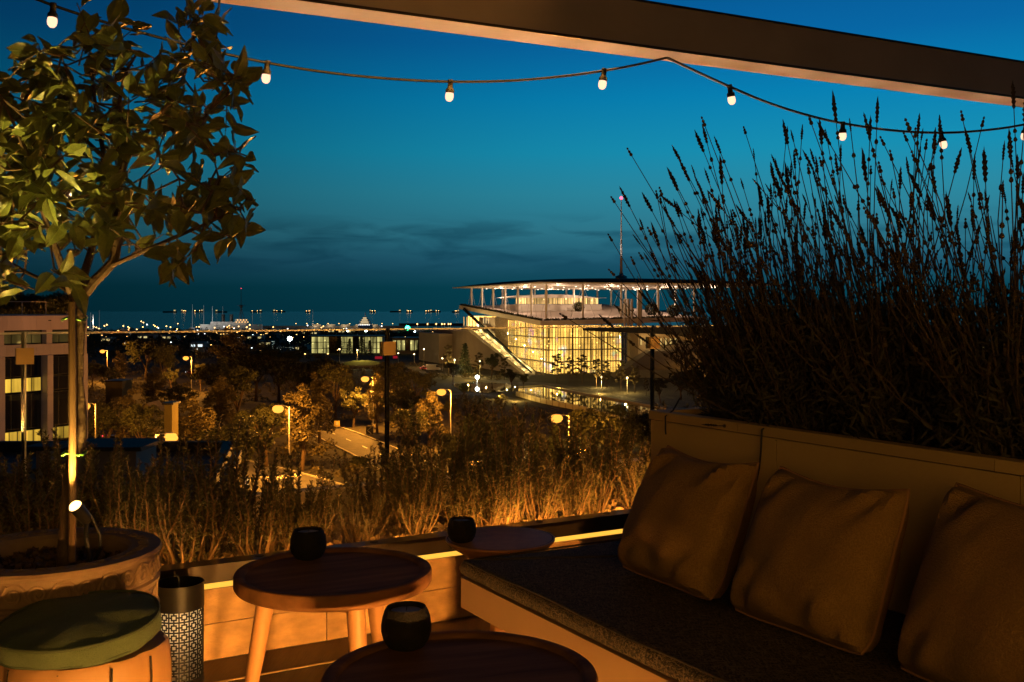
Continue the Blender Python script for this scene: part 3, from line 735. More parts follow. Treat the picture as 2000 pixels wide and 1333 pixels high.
TR = [
 # by the street lamps, lit orange
 ('gum_tree', 236, 692, 312, 'pale tree catching orange light right beside the far left street lamp', 1.3),
 ('broad_tree', 212, 716, 262, 'low lit tree under the far left street lamp', 1.2),
 ('broad_tree', 335, 716, 282, 'small orange-lit tree left of the lamp near the white shop sign', 1.0),
 ('broad_tree', 392, 712, 284, 'small orange-lit tree right below the lamp near the white shop sign', .9),
 ('gum_tree', 590, 768, 146, 'tall tree glowing orange just right of the lamp above the curved road', 1.5),
 ('broad_tree', 520, 778, 150, 'bushy tree glowing orange left of the lamp above the curved road', 1.2),
 ('broad_tree', 690, 752, 199, 'broad tree lit orange left of the lamp by the chevron signs', 1.2),
 ('gum_tree', 737, 742, 191, 'tall tree lit bright yellow right under the lamp by the chevron signs', 1.15),
 ('gum_tree', 838, 774, 172, 'tall tree lit yellow just left of the tall lamp before the park', 1.6),
 ('broad_tree', 800, 790, 160, 'leaning tree half lit left of the tall lamp before the park', 1.1),
 # brownish trees lower left
 ('broad_tree', 205, 782, 158, 'brown-lit tree behind the trunk of the potted citrus', 1.2),
 ('gum_tree', 243, 776, 162, 'brown-lit slim tree over the avenue beside the red car lights', 1.6),
 ('broad_tree', 285, 792, 152, 'brown-lit tree above the avenue next to the sloping hut roof', 1.2),
 ('broad_tree', 350, 806, 140, 'dark tree above the avenue right of the low lamp', 1.2),
 # dark mass in the middle
 ('broad_tree', 285, 655, 330, 'dark broad tree between the two far left street lamps', 1.4),
 ('broad_tree', 318, 668, 300, 'dark tree just left of the lamp near the white shop sign', 1.1),
 ('gum_tree', 455, 655, 262, 'tall dark tree right of the white shop sign', 1.7),
 ('broad_tree', 425, 690, 232, 'dark tree whose crown hides the road below the white shop sign', 1.3),
 ('broad_tree', 500, 664, 255, 'tall dark broad tree in the middle of the wood', 1.2),
 ('broad_tree', 545, 672, 250, 'tall dark broad tree left below the white star lamp', 1.2),
 ('broad_tree', 470, 720, 198, 'dark tree with brown-lit lower boughs in the wood', 1.2),
 ('gum_tree', 430, 748, 176, 'tall loose dark tree left of the lamp above the curved road', 1.5),
 ('broad_tree', 590, 690, 235, 'dark tree right below the white star lamp', 1.3),
 ('broad_tree', 635, 684, 245, 'dark broad tree left of the lit park mound', 1.3),
 ('broad_tree', 655, 712, 215, 'dark tree behind the curved road signs', 1.2),
 ('gum_tree', 625, 745, 168, 'slim dark tree beside the curved road bend', 1.3),
 ('broad_tree', 770, 708, 232, 'dark rounded tree behind the middle glass joint', 1.3),
 ('broad_tree', 812, 716, 226, 'dark rounded tree right of the middle glass joint', 1.3),
 ('broad_tree', 785, 742, 190, 'dark tree left of the tall lamp with a bare lower trunk', 1.2),
 ('gum_tree', 385, 790, 140, 'dark tree right of the low bright lamp', 1.6),
 ('broad_tree', 460, 800, 128, 'dark wide tree near the low bright lamp', 1.3),
 ('broad_tree', 180, 700, 300, 'dark tree just right of the office block', 1.2),
 ('broad_tree', 350, 742, 215, 'dark tree in front of the orange-lit pair by the shop sign', 1.3),
 ('gum_tree', 300, 730, 225, 'dark slim tree above the olive-lit box building', 1.5),
 # pines in front of the hedge
 ('conifer_tree', 915, 802, 138, 'brownish conifer left of three behind the hedge', 1.5),
 ('conifer_tree', 947, 812, 130, 'brownish conifer in the middle of three behind the hedge', 1.5),
 ('conifer_tree', 980, 820, 124, 'brownish conifer right of three behind the hedge', 1.5),
 ('cypress_tree', 1041, 802, 118, 'thin upright cypress standing above the hedge', 1.0),
 ('broad_tree', 895, 835, 118, 'dark low tree at the foot of the tall lamp', 1.1),
 ('broad_tree', 1145, 800, 140, 'dark leafy tree right of the amber lamp above the hedge', 1.2),
 # pavilion conifers
 ('conifer_tree', 662, 655, 520, 'dark conifer before the left end of the lit pavilion', 1.8),
 ('conifer_tree', 683, 660, 515, 'dark conifer second along the lit pavilion front', 1.5),
 ('conifer_tree', 706, 656, 505, 'dark wide conifer third along the lit pavilion front', 2.0),
 ('conifer_tree', 722, 664, 500, 'dark conifer fourth along the lit pavilion front', 1.6),
 ('conifer_tree', 818, 662, 510, 'lone dark conifer before the right part of the pavilion', 1.3),
 # park trees before the centre
 ('street_tree', 876, 672, 352, 'young tree before the left end of the concrete plinth', 1.0),
 ('conifer_tree', 908, 668, 350, 'dark pointed tree before the concrete plinth', 1.4),
 ('street_tree', 936, 688, 330, 'young tree behind the bright white park lamp', 1.2),
 ('broad_tree', 960, 686, 336, 'young tree lit yellow below the outside stair', 1.0),
 ('street_tree', 985, 696, 330, 'young tree right of the white park lamp near the stair', 1.3),
 ('broad_tree', 885, 706, 318, 'dark tree left of the white park lamp', 1.2),
 ('broad_tree', 1000, 718, 300, 'dark spreading tree at the head of the canal', 1.4),
 ('broad_tree', 1022, 728, 296, 'dark low tree at the foot of the outside stair', 1.1),
 ('street_tree', 1088, 690, 318, 'dark young tree silhouetted on the glowing glass front, leftmost', 1.5),
 ('street_tree', 1113, 697, 316, 'dark young tree silhouetted on the glowing glass front, second', 1.2),
 ('street_tree', 1137, 692, 310, 'dark young tree silhouetted on the glowing glass front, third', 1.4),
 ('street_tree', 1165, 700, 300, 'thin young tree silhouetted on the glass front, fourth', 1.2),
 ('street_tree', 1184, 706, 296, 'tall young tree at the left foot of the earth ramp', 1.2),
 ('street_tree', 1213, 706, 288, 'young tree before the middle of the earth ramp', 1.2),
 ('street_tree', 1240, 712, 280, 'slim young tree before the right of the earth ramp', 1.1),
 ('street_tree', 1262, 738, 270, 'small orange-lit tree by the garden wall', 1.0),
 ('broad_tree', 930, 772, 285, 'low shrubby tree on the near side of the pond', .9),
 ('broad_tree', 985, 778, 262, 'low shrubby tree at the near canal fence', .9),
 ('broad_tree', 1290, 740, 250, 'dark tree behind the right glass joint', 1.3),
 ('broad_tree', 1330, 720, 260, 'dark tree behind the left lavender stems', 1.4),
 ('broad_tree', 905, 752, 262, 'dark park tree on the near lawn left of the pond edge', 1.0),
 ('broad_tree', 975, 764, 272, 'small yellow-lit tree left of two at the canal corner', 1.2),
 ('broad_tree', 1003, 768, 266, 'small yellow-lit tree right of two at the canal corner', 1.2),
 ('conifer_tree', 938, 776, 236, 'small dark pointed tree on the park lawn', 1.3),
 ('broad_tree', 878, 782, 214, 'dark shrubby tree right behind the tall lamp post', 1.3),
 ('broad_tree', 1060, 806, 210, 'dark shrubby tree below the canal fence, left', 1.3),
 ('broad_tree', 1010, 812, 190, 'brown-lit tree above the cypress on the park slope', 1.3),
 ('conifer_tree', 1085, 826, 140, 'brownish conifer behind the amber lamp nearest the wall', 1.5),
 # near right: olive and dark bushes by the canal's near bank
 ('broad_tree', 1135, 798, 185, 'pale olive tree lit yellow on the near bank, left', 1.3),
 ('broad_tree', 1205, 790, 190, 'pale olive tree lit yellow on the near bank, right', 1.2),
 ('round_bush', 1185, 806, 128, 'ball-clipped dark bush above the hedge, left of three', 1.0),
 ('round_bush', 1218, 808, 122, 'ball-clipped dark bush above the hedge, middle of three', 1.1),
 ('round_bush', 1255, 800, 132, 'ball-clipped dark bush above the hedge, right of three', 1.0),
 ('round_bush', 700, 888, 150, 'low lit bush on the verge of the curved road', 1.5),
 ('round_bush', 875, 878, 160, 'pale flowering bush at the foot of the tall lamp', 1.6),
]
for k, px, yt, Y, lab, wd in TR:
    if k == 'round_bush': plant(k, px, yt, Y, lab, None, wd, z0=E-(yt-HY)/F*Y-(4.2 if Y < 140 else 2.0))
    else: plant(k, px, yt, Y, lab, None, wd)
for px, yt, Y, lab in ((60, 556, 95, 'large dark umbrella pine above the office roof'), (108, 566, 98, 'dark umbrella pine above the office roof right of the larger one'), (20, 578, 92, 'low dark pine behind the office parapet, far left')):
    plant('umbrella_pine', px, yt, Y, lab, 'pines above the office roof', 1.0 if px > 50 else .8, z0=-7)
plant('round_bush', 88, 606, 97, 'small dark bush behind the office parapet, left', None, .7, z0=-1.5); plant('round_bush', 122, 604, 97, 'small dark bush behind the office parapet, right', None, .7, z0=-1.5)

def far_wood():
    """the far dark wood towards the harbour: a mass nobody could count"""
    out = []
    for i in range(1500):
        Y = RNG.uniform(460, 1280); px = RNG.uniform(-150, 1020)
        if 600 < px < 880 and Y < 640: continue
        g = GZ - 6.6*min(1, (Y-450)/850); h = RNG.uniform(2.5, 6.5); r = RNG.uniform(2, 4.5)
        x = (px-1000)/F*Y
        d = RNG.normal(size=(46, 3)); d /= np.linalg.norm(d, axis=1)[:, None]; d *= (RNG.uniform(.4, 1, 46)**.5)[:, None]*np.array([r, r, h*.5])
        out.append(d+np.array([x, Y, g+h*.5]))
    me = cards('far_wood', rand_cards(np.concatenate(out), 1.5), M['leafdark'])
    o = bpy.data.objects.new('far_wood', me); COL.objects.link(o); o['kind'] = 'stuff'
    out = []
    for i in range(2300):
        Y = RNG.uniform(85, 420); px = RNG.uniform(-60, 1350)
        x = (px-1000)/F*Y
        if any((Vector((x, Y, 0))-Vector((c.x, c.y, 0))).length < 7.5 for c in RC1+RC2) or (px > 985 and Y > 225) or (px > 820 and 262 < Y < 332) or Y > 360 and px > 820: continue
        r = RNG.uniform(.8, 1.8); d = RNG.normal(size=(50, 3)); d /= np.linalg.norm(d, axis=1)[:, None]; d *= (RNG.uniform(.4, 1, 50)**.5)[:, None]*np.array([r, r, r*.6])
        out.append(d+np.array([x, Y, GZ+r*.45]))
    me = cards('undergrowth', rand_cards(np.concatenate(out), .5), M['leafolive'])
    o = bpy.data.objects.new('undergrowth', me); COL.objects.link(o); o['kind'] = 'stuff'
far_wood()
for k_, lst in PROTO.items():
    for i_, o_ in enumerate(lst):
        if (k_, i_) not in USED:
            for c_ in list(o_.children): bpy.data.objects.remove(c_)
            bpy.data.objects.remove(o_)

# ================================================================== street lamps
def lamp_proto():
    root = thing('street_lamp', 'x', 'street lamp')
    mb = MB(); mb.tube([(0, 0, 0), (0, 0, 1), (0, 0, 1.02), (0, 0, 10.1)], [.14, .14, .1, .075], 10)
    part('pole', mb, M['steel'], root, True)
    part('arm', MB().tube([(0, 0, 9.95), (-.5, 0, 10.12), (-1.1, 0, 10.15)], [.06, .05, .045], 8), M['steel'], root, True)
    h = MB(); h.lathe([(0, .1), (.2, .09), (.34, .05), (.36, 0), (.3, -.02)], 14, (0, 0, 0)); h.v = [(x*1.2-1.45, y*.6, z+10.2) for x, y, z in h.v]
    head = part('lamp_head', h, M['steel'], root, True)
    b = MB(); b.lathe([(0, .3), (.36, .2), (.52, 0), (.52, -.24), (.36, -.5), (0, -.62)], 16); b.v = [(x*1.45-1.55, y*1.35, z*1.2+9.88) for x, y, z in b.v]
    part('bulb', b, M['sodium'], head, True)
    return root
for x_, y_, z_, e_ in ((-3.2, 262, GZ+1.2, 1500), (.6, 258, GZ+1.2, 1500), (-14, 332, GZ+1.5, 1500), (-8, 320, GZ+1.5, 1200), (13, 296, GZ+1.5, 1600), (24, 280, GZ+1.5, 1500), (19, 180, GZ+1.2, 1600), (12, 176, GZ+1.2, 1200)): lamp('tree_uplight', 'POINT', (x_, y_-2.5, z_), e_, (1, .55, .10), .05)
LP = lamp_proto(); first = [True]
LAMPS = [(200, 685, 1, 1.0, 'amber street lamp at far left beside the office block'), (363, 698, 1, 1.0, 'amber street lamp left of the white shop sign'),
 (165, 790, 1, .45, 'dim amber street lamp seen right behind the citrus trunk'), (333, 850, -1, .9, 'lowest big amber street lamp on the left, its post left of the glow'),
 (543, 795, 1, 1.0, 'amber street lamp among trees above the curved road'), (713, 738, 1, 1.1, 'amber street lamp over the bright yellow tree near the chevron signs'),
 (862, 763, 1, 1.1, 'amber street lamp on the tall pale post left of the park'), (1087, 813, 1, .9, 'amber street lamp just above the hedge, nearest the planter wall'), (1120, 896, 1, .55, 'amber street lamp low behind the hedge, glinting through its twigs right'), (930, 905, 1, .45, 'amber street lamp low behind the hedge, glinting through its twigs left')]
for px, py, side, st, lab in LAMPS:
    Y = (E+12.0)*F/(py-HY); p = P(px, py, Y)
    o = LP if first[0] else copy_tree(LP); first[0] = False
    o.location = (p.x+1.55*side, Y, GZ); o.rotation_euler = (0, 0, 0 if side > 0 else pi)
    tag(o, lab, 'street lamp', 'amber street lamps along the roads')
    lamp('street_lamp_light', 'POINT', (p.x, Y, GZ+8.9), 36000*st, SODIUM, .3)

def small_lamp_proto():
    root = thing('park_lamp', 'x', 'park lamp')
    part('pole', MB().tube([(0, 0, 0), (0, 0, 4.9)], [.07, .05], 8), M['steel'], root, True)
    part('bulb', MB().lathe([(0, 4.85), (.22, 4.95), (.26, 5.15), (.16, 5.35), (0, 5.4)], 10), emis('park_lamp_glow', (1, .72, .35), 12, False), root, True)
    return root
SP = small_lamp_proto(); f2 = True
for px, py, Y, lab in ((663, 682, 430, 'small park lamp left of the lit park mound'), (698, 684, 440, 'small park lamp standing behind the lit park mound'), (778, 690, 430, 'small park lamp right of the middle glass joint'),
    (809, 692, 420, 'small park lamp before the dark part of the pavilion'), (828, 682, 425, 'tall slim park lamp near the pale sign disc'), (864, 700, 380, 'park lamp left of the concrete plinth'),
    (888, 703, 350, 'small yellow lamp at the plinth foot, left'), (937, 706, 345, 'small yellow lamp at the plinth foot, right'), (1175, 737, 300, 'small lamp post before the earth ramp foot'), (1225, 738, 282, 'small lamp post before the middle of the earth ramp'), (1037, 765, 258, 'small lamp post at the near canal fence')):
    o = SP if f2 else copy_tree(SP); f2 = False
    z = E-(py-HY)/F*Y; s = max(.5, (z-GZ)/5.2); o.location = ((px-1000)/F*Y, Y, GZ-(0 if Y < 450 else 1)); o.scale = (1, 1, s)
    tag(o, lab, 'park lamp', 'small park lamps')
    if px in (698, 888, 937, 1175, 1225): lamp('park_lamp_light', 'POINT', ((px-1000)/F*Y-.6, Y-1.2, GZ+5.2*s-.8), 3500, (1, .6, .16), .2)
# the two very bright white lamps
def white_lamp(px, py, Y, col, lab, power, r, emi, h=None):
    p = P(px, py, Y); z0 = GZ if Y < 450 else GZ-6.6*min(1, (Y-450)/850)
    root = thing('floodlight', lab, 'floodlight', (p.x, Y, z0))
    part('pole', MB().tube([(p.x, Y, z0), (p.x, Y, p.z)], [.1, .07], 8), M['steel'], root, True)
    part('lamp_head', MB().lathe([(0, -r), (r*.8, -r*.6), (r, 0), (r*.8, r*.6), (0, r)], 12, p), emis('floodlight_glow', col, emi, False), root, True)
    if power: lamp('floodlight_light', 'POINT', p+Vector((0, -1.2*r-.3, 0)), power, col, .3, root)
white_lamp(932, 737, 317, (.85, .93, 1), 'dazzling white park lamp beside the pond left of the stair', 1500, .6, 40)
white_lamp(566, 662, 640, (.9, 1, .95), 'white star-like floodlight above the dark wood', 0, 1.5, 40)
white_lamp(797, 662, 640, (1, .92, .6), 'warm white floodlight over the pavilion roof', 0, 1.0, 25)
white_lamp(868, 662, 640, (.9, 1, .9), 'white floodlight just left of the concrete plinth', 0, .9, 25)
white_lamp(679, 646, 1000, (1, .98, .75), 'harbour floodlight left of the yacht and the pier end', 0, 1.3, 16)
white_lamp(715, 646, 1000, (.85, 1, .95), 'harbour floodlight directly below the lit yacht', 0, 1.3, 16)
white_lamp(861, 649, 1000, (.85, .95, 1), 'harbour floodlight among the right marina masts', 0, 1.2, 16)
white_lamp(810, 648, 1000, (.85, .95, 1), 'small harbour floodlight right of the green light', 0, .8, 14)
white_lamp(796, 641, 1150, (.02, 1, .40), 'bright green harbour light on the pier', 0, 2.6, 30)
for px_, Y_ in ((185, 1390), (386, 1470), (420, 1450), (600, 1500), (735, 1350), (830, 1360)): lamp('marina_fill_light', 'POINT', ((px_-1000)/F*Y_, Y_-14, SEA+12), 14000, (1, .9, .8), 1)  # added unseen lamps that brighten the boats and masts

# ================================================================== signs, cars, small buildings
def chevron(px, py, Y, lab):
    p = P(px, py, Y); root = thing('chevron_sign', lab, 'road sign', (p.x, Y, GZ))
    part('post', MB().tube([(p.x, Y+.05, GZ), (p.x, Y+.05, p.z+.6)], .05, 6), M['steel'], root)
    part('board', MB().box(p, (1.3, .05, 1.5)), M['blacksteel'], root)
    mb = MB()
    for s in (-1, 1):
        mb.beam(p+Vector((-.38, -.045, 0)), p+Vector((.32, -.045, s*.62)), .03, .26, up=(0, 1, 0))
    part('arrow', mb, M['white'], root)
chevron(648, 823, 202, 'left chevron sign with white arrow at the bend of the curved road'); chevron(722, 841, 188, 'right chevron sign with white arrow under the yellow-lit tree')
def square_sign():
    p = P(658, 828, 196); root = thing('road_sign', 'small square yellow road sign beside the left chevron sign', 'road sign', (p.x, 196, GZ))
    part('post', MB().tube([(p.x, 196.05, GZ), (p.x, 196.05, p.z)], .05, 6), M['steel'], root)
    part('board', MB().box(p, (1.1, .05, 1.1)), mat('sign_yellow', (.7, .55, .15), .5), root); part('symbol', MB().box(p+Vector((0, -.04, .05)), (.5, .02, .6)), M['white'], root)
square_sign()
def car(px, py, Y, rz, col, lab, van=False, z=None):
    z = GZ+.02 if z is None else z; x = (px-1000)/F*Y
    root = thing('parked_car', lab, 'van' if van else 'car', (0, 0, 0))
    if van: root.name = 'parked_van'
    paint = mat('car_paint', col, .3, .05, 2, spec=.6)
    h = 2.3 if van else 1.45; Lc = 5.2 if van else 4.3
    def prof(pts, y0, y1, m, nm):
        n = len(pts); mb = MB(); mb.add([(a, y0, b) for a, b in pts]+[(a, y1, b) for a, b in pts], [tuple(range(n)), tuple(range(2*n-1, n-1, -1))]+[(i, n+i, n+(i+1) % n, (i+1) % n) for i in range(n)]); return part(nm, mb, m, root)
    if van:
        prof([(-2.6, .35), (2.6, .35), (2.6, 1.0), (2.0, 1.2), (1.4, 2.25), (-2.55, 2.3)], -.95, .95, paint, 'body'); prof([(1.0, 1.3), (1.93, 1.3), (1.42, 2.1), (1.0, 2.1)], -.97, .97, M['dark_glass'], 'window')
    else:
        prof([(-2.1, .35), (2.1, .35), (2.15, .7), (1.3, .85), (.6, 1.4), (-1.1, 1.42), (-1.8, .95), (-2.15, .9)], -.85, .85, paint, 'body'); prof([(-1.5, .93), (1.05, .9), (.5, 1.32), (-1.0, 1.34)], -.87, .87, M['dark_glass'], 'window')
    for a in (-1.35, 1.35):
        for b in (-.82, .82):
            w = MB(); w.lathe([(0, -.1), (.32, -.1), (.32, .1), (0, .1)], 12, (a, b, .33), R=Matrix.Rotation(pi/2, 3, 'X')); part('wheel', w, M['black_rubber'], root)
    for b in (-.62, .62):
        part('tail_light', MB().box((-Lc/2+.0, b, .8), (.12, .3, .2)), M['red_far'], root); part('headlight', MB().box((Lc/2-.02, b, .68), (.12, .3, .18)), M['white_far'], root)
    root.location = (x, Y, z); root.rotation_euler = (0, 0, rz)
car(832, 718, 384, .2, (.5, .05, .05), 'red car on the park road left of the white van lights'); car(846, 717, 380, .2, (.6, .58, .55), 'pale van on the park road before the dark pavilion', True)
car(190, 858, 181, 2.6, (.05, .05, .06), 'dark car with red tail lights on the avenue right of the citrus trunk'); car(225, 867, 176, 2.6, (.3, .3, .3), 'grey car on the avenue following the dark one'); car(375, 893, 160, 2.6, (.05, .05, .07), 'dark car on the avenue near the low bright lamp', z=GZ+.02); car(405, 900, 156, 2.55, (.2, .2, .22), 'grey car on the avenue just right of the low bright lamp')
car(188, 880, 166, -.5, (.6, .6, .6), 'white car with headlights on the near lane of the avenue'); car(375, 720, 360, 2.9, (.1, .02, .02), 'red-lit car by the road below the white shop sign')

def long_pavilion():
    Y0 = 545; x0 = (608-1000)/F*Y0; x1 = (747-1000)/F*Y0; z0 = GZ-1.6; zt = E-(657-HY)/F*Y0
    root = thing('park_pavilion', 'long low pavilion with bright yellow window walls behind conifers', 'building', ((x0+x1)/2, Y0, z0))
    part('wall', MB().box(((x0+x1)/2, Y0+6.3, (z0+zt)/2-.2), (x1-x0, 12, zt-z0-.4)), M['concrete'], root)
    part('roof', MB().box(((x0+x1)/2, Y0+5, zt), (x1-x0+3, 16, .6)), M['blacksteel'], root)
    gl = lit_room('pavilion_glow', (.95, .78, .26), .75, .5, .6, False)
    n = 12
    for i in range(n):
        a = x0+(x1-x0)*i/n
        w = part('window', MB().box((a+1.6, Y0+.1, (z0+zt)/2), (3.0, .2, zt-z0-.6)), M['blacksteel'], root)
        part('pane', MB().box((a+1.6, Y0-.02, (z0+zt)/2), (2.7, .06, zt-z0-.9)), gl if i not in (3, 4, 7) else M['dark_glass'], w)
        for k in (1, 2): part('glazing_bar', MB().box((a+1.6, Y0-.08, z0+(zt-z0)*k/3), (2.8, .06, .25)), M['blacksteel'], w)
    Y1 = 530; a0 = (766-1000)/F*Y1; a1 = (869-1000)/F*Y1; z1 = E-(662-HY)/F*Y1
    r2 = thing('glass_hall', 'long dark glass hall with a few lit bays right of the middle glass joint', 'building', ((a0+a1)/2, Y1, z0))
    part('wall', MB().box(((a0+a1)/2, Y1+8, (z0+z1)/2), (a1-a0, 15, z1-z0)), M['concrete'], r2); part('roof', MB().box(((a0+a1)/2, Y1+7, z1+.3), (a1-a0+1, 18, .6)), M['blacksteel'], r2)
    for i in range(12):
        a = a0+(a1-a0)*(i+.5)/12
        w = part('window', MB().box((a, Y1+.4, z1-3.4), (1.9, .2, 5.4)), M['blacksteel'], r2); part('pane', MB().box((a, Y1+.28, z1-3.4), (1.6, .06, 5.1)), gl if i in (0, 1, 2, 4, 5) else M['dark_glass'], w)
    for nm, px0, px1, py, Y, col, lab in (('red_awning', 733, 746, 699, 470, (.6, .03, .04), 'short red awning left of the middle glass joint'), ('red_awning', 824, 856, 696, 468, (.6, .03, .05), 'long red awning before the dark glass hall'), ('red_awning', 768, 776, 698, 470, (.6, .03, .05), 'tiny red awning right of the middle glass joint')):
        a = P(px0, py, Y); b = P(px1, py, Y); r3 = thing(nm, lab, 'awning', ((a.x+b.x)/2, Y, GZ))
        part('canvas', MB().box((a+b)/2, (b.x-a.x, 2, 1.1)), emis('red_canvas_glow', (1, .03, .06), .35, False), r3)  # canvas emits red by itself
        for x in (a.x, b.x): part('post', MB().tube([(x, Y, GZ), (x, Y, a.z)], .08, 6), M['steel'], r3)
    # lit grassy mound with retaining wall
    c = G(707, 708, GZ+2); r4 = thing('park_mound', 'low round mound of brightly lit grass behind a retaining wall', 'mound', (c.x, c.y, GZ))
    gm = mat('lit_grass', (.16, .15, .04), .95, .3, 2, .5, 10)
    mb = MB(); mb.lathe([(8.5, GZ), (8.3, GZ+1.2), (6, GZ+2.2), (3, GZ+2.7), (0, GZ+2.8)], 24, (c.x, c.y, 0)); part('grass_top', mb, gm, r4, True)
    mb = MB(); mb.lathe([(9, GZ), (9, GZ+1.1), (8.55, GZ+1.1), (8.55, GZ)], 24, (c.x, c.y, 0)); part('retaining_wall', mb, M['concrete'], r4)
    lamp('mound_light', 'POINT', (c.x, c.y-2, GZ+7), 2600, (1, .72, .2), .3)
    # small buildings on the left
    def hut(px0, px1, py0, Y, depth, m, lab, roof='flat', name='park_hut', win=None):
        a = P(px0, py0, Y); b = P(px1, py0, Y); zg = GZ if Y < 450 else GZ-6.6*min(1, (Y-450)/850)
        r = thing(name, lab, 'building', ((a.x+b.x)/2, Y, zg)); part('wall', MB().box(((a.x+b.x)/2, Y+depth/2, (a.z+zg)/2), (b.x-a.x, depth, a.z-zg)), m, r)
        if roof == 'flat': part('roof', MB().box(((a.x+b.x)/2, Y+depth/2, a.z+.12), (b.x-a.x+.5, depth+.5, .24)), M['blacksteel'], r)
        else:
            mb = MB(); h = 1.6; x0, x1 = a.x-.5, b.x+.5; y0, y1 = Y-.5, Y+depth+.5; mx = (x0+x1)/2
            mb.add([(x0, y0, a.z), (x1, y0, a.z), (x1, y1, a.z), (x0, y1, a.z), (mx, y0, a.z+h), (mx, y1, a.z+h)], [(0, 1, 4), (2, 3, 5), (1, 2, 5, 4), (3, 0, 4, 5), (0, 3, 2, 1)]); part('roof', mb, mat('hut_roof', (.12, .10, .07), .85, .2, 1), r)
        if win:
            n = max(1, int((b.x-a.x)/3.2))
            for i in range(n):
                x = a.x+(b.x-a.x)*(i+.5)/n
                w = part('window', MB().box((x, Y-.03, a.z-1.5), ((b.x-a.x)/n*.72, .1, 1.5)), M['blacksteel'], r); part('pane', MB().box((x, Y-.1, a.z-1.5), ((b.x-a.x)/n*.64, .05, 1.3)), win if (i*7+int(px0)) % 3 else M['dark_glass'], w)
        else: part('door', MB().box(((a.x+b.x)/2, Y-.03, zg+1.05), (1, .1, 2.1)), M['blacksteel'], r)
    ol = mat('olive_plaster', (.12, .10, .035), .85, .15, .5)
    hut(206, 238, 746, 226, 6, ol, 'box building with an olive lit wall left in the wood'); hut(276, 300, 806, 172, 5, ol, 'hut with a pale sloping roof above the avenue', 'gable'); hut(321, 336, 791, 133, 2.5, ol, 'narrow olive lit kiosk above the low bright lamp')
    wf = M['win_far']
    for px0, px1, py, Y, lab in ((196, 216, 660, 700, 'low harbour shed with a yellow lit window left'), (268, 300, 655, 760, 'harbour building with white lights beside the far left masts'), (306, 345, 656, 800, 'wide low harbour building with green-white lights'), (370, 398, 670, 560, 'shop with a bright white lit sign board in the wood'), (482, 512, 656, 760, 'pale block-shaped harbour house, upper'), (505, 530, 667, 640, 'small pale house with lit window right of the wood'), (440, 470, 668, 620, 'low house roof with a dim lit window in the wood'), (575, 600, 676, 600, 'low house right of the white star lamp'), (590, 620, 648, 960, 'harbour hall with warm lit eaves left'), (640, 700, 645, 1050, 'long low harbour hall below the pier lights')):
        hut(px0, px1, py, Y, 10, M['concrete'], lab, name='harbour_house', win=wf if px0 != 370 else emis('white_sign_glow', (.85, .95, 1), 1.6, False))
long_pavilion()

# lit office far right, glinting through the lavender
def right_block():
    Y = 130; root = thing('lit_apartment_block', 'dark block whose yellow windows glint through the lavender', 'building', (62, Y, GZ))
    part('wall', MB().box((62, Y+5, -12.5), (26, 9.4, 19)), M['blacksteel'], root)
    g = emis('apartment_window_glow', (1, .72, .22), 1.3, False)
    for i in range(9):
        for j in range(5):
            if (i*5+j*3) % 4 == 0: continue
            x = 50.6+i*2.85; z = -18+j*3.4
            w = part('window', MB().box((x, Y+.25, z), (1.8, .12, 1.7)), M['blacksteel'], root); part('pane', MB().box((x, Y+.16, z), (1.5, .06, 1.4)), g, w)
right_block()

# ================================================================== marina, ships, harbour lights
def yacht_mast(px, top, Y, lab, hull=8):
    x = (px-1000)/F*Y; zt = E-(top-HY)/F*Y
    root = thing('sailing_boat', lab, 'sailing boat', (x, Y, SEA), 'sailing boats in the marina')
    mb = MB(); n = 8
    sec = [(-.5, .75), (-.2, 1), (.15, .95), (.4, .5), (.5, .02)]; vs = []
    for t, w in sec: vs += [(x+t*hull, Y-w*hull*.16, SEA+1.1+.3*max(t, 0)), (x+t*hull, Y-w*hull*.1, SEA-.3), (x+t*hull, Y+w*hull*.1, SEA-.3), (x+t*hull, Y+w*hull*.16, SEA+1.1+.3*max(t, 0))]
    mb.add(vs, [(4*i+j, 4*i+(j+1) % 4, 4*i+4+(j+1) % 4, 4*i+4+j) for i in range(4) for j in range(4)]+[(3, 2, 1, 0)]); part('hull', mb, M['white'], root)
    part('cabin', MB().box((x-.05*hull, Y, SEA+1.45), (hull*.35, hull*.18, .7)), M['white'], root)
    part('mast', MB().tube([(x+.08*hull, Y, SEA+1), (x+.08*hull, Y, zt)], [.22*Y/900, .16*Y/900], 6), mast_m, root)
    part('boom', MB().tube([(x+.08*hull, Y, SEA+2.4), (x-.35*hull, Y, SEA+2.3)], .1, 5), mast_m, root)
mast_m = emis('moonlit_placeholder', (1, 1, 1), 0) if False else mat('mast_alloy', (.75, .72, .7), .35, .05, 1)
for px, top, Y, lab in ((176, 611, 1420, 'sailing boat whose mast stands first right of the office block'), (181, 615, 1380, 'sailing boat second right of the office block'), (193, 606, 1440, 'sailing boat with the tallest mast right of the office block'), (241, 633, 1400, 'small sailing boat right of the tall far left masts'),
    (375, 595, 1500, 'sailing boat with the tall left mast of the central pair'), (397, 596, 1500, 'sailing boat with the tall right mast of the central pair'), (414, 598, 1480, 'sailing boat with the red-tipped tall mast'), (434, 599, 1520, 'sailing boat with a thin mast beside the museum ship funnels'), (423, 628, 1400, 'small sailing boat left of the museum ship funnels'), (492, 608, 1500, 'sailing boat right of the museum ship mast'), (372, 632, 1400, 'small sailing boat left of the central pair'), (610, 605, 1550, 'sailing boat with a faint mast left of the yacht'), (700, 640, 1380, 'small sailing boat under the yacht, left'), (741, 635, 1380, 'small sailing boat with a white mast right of the yacht')):
    yacht_mast(px, top, Y, lab)
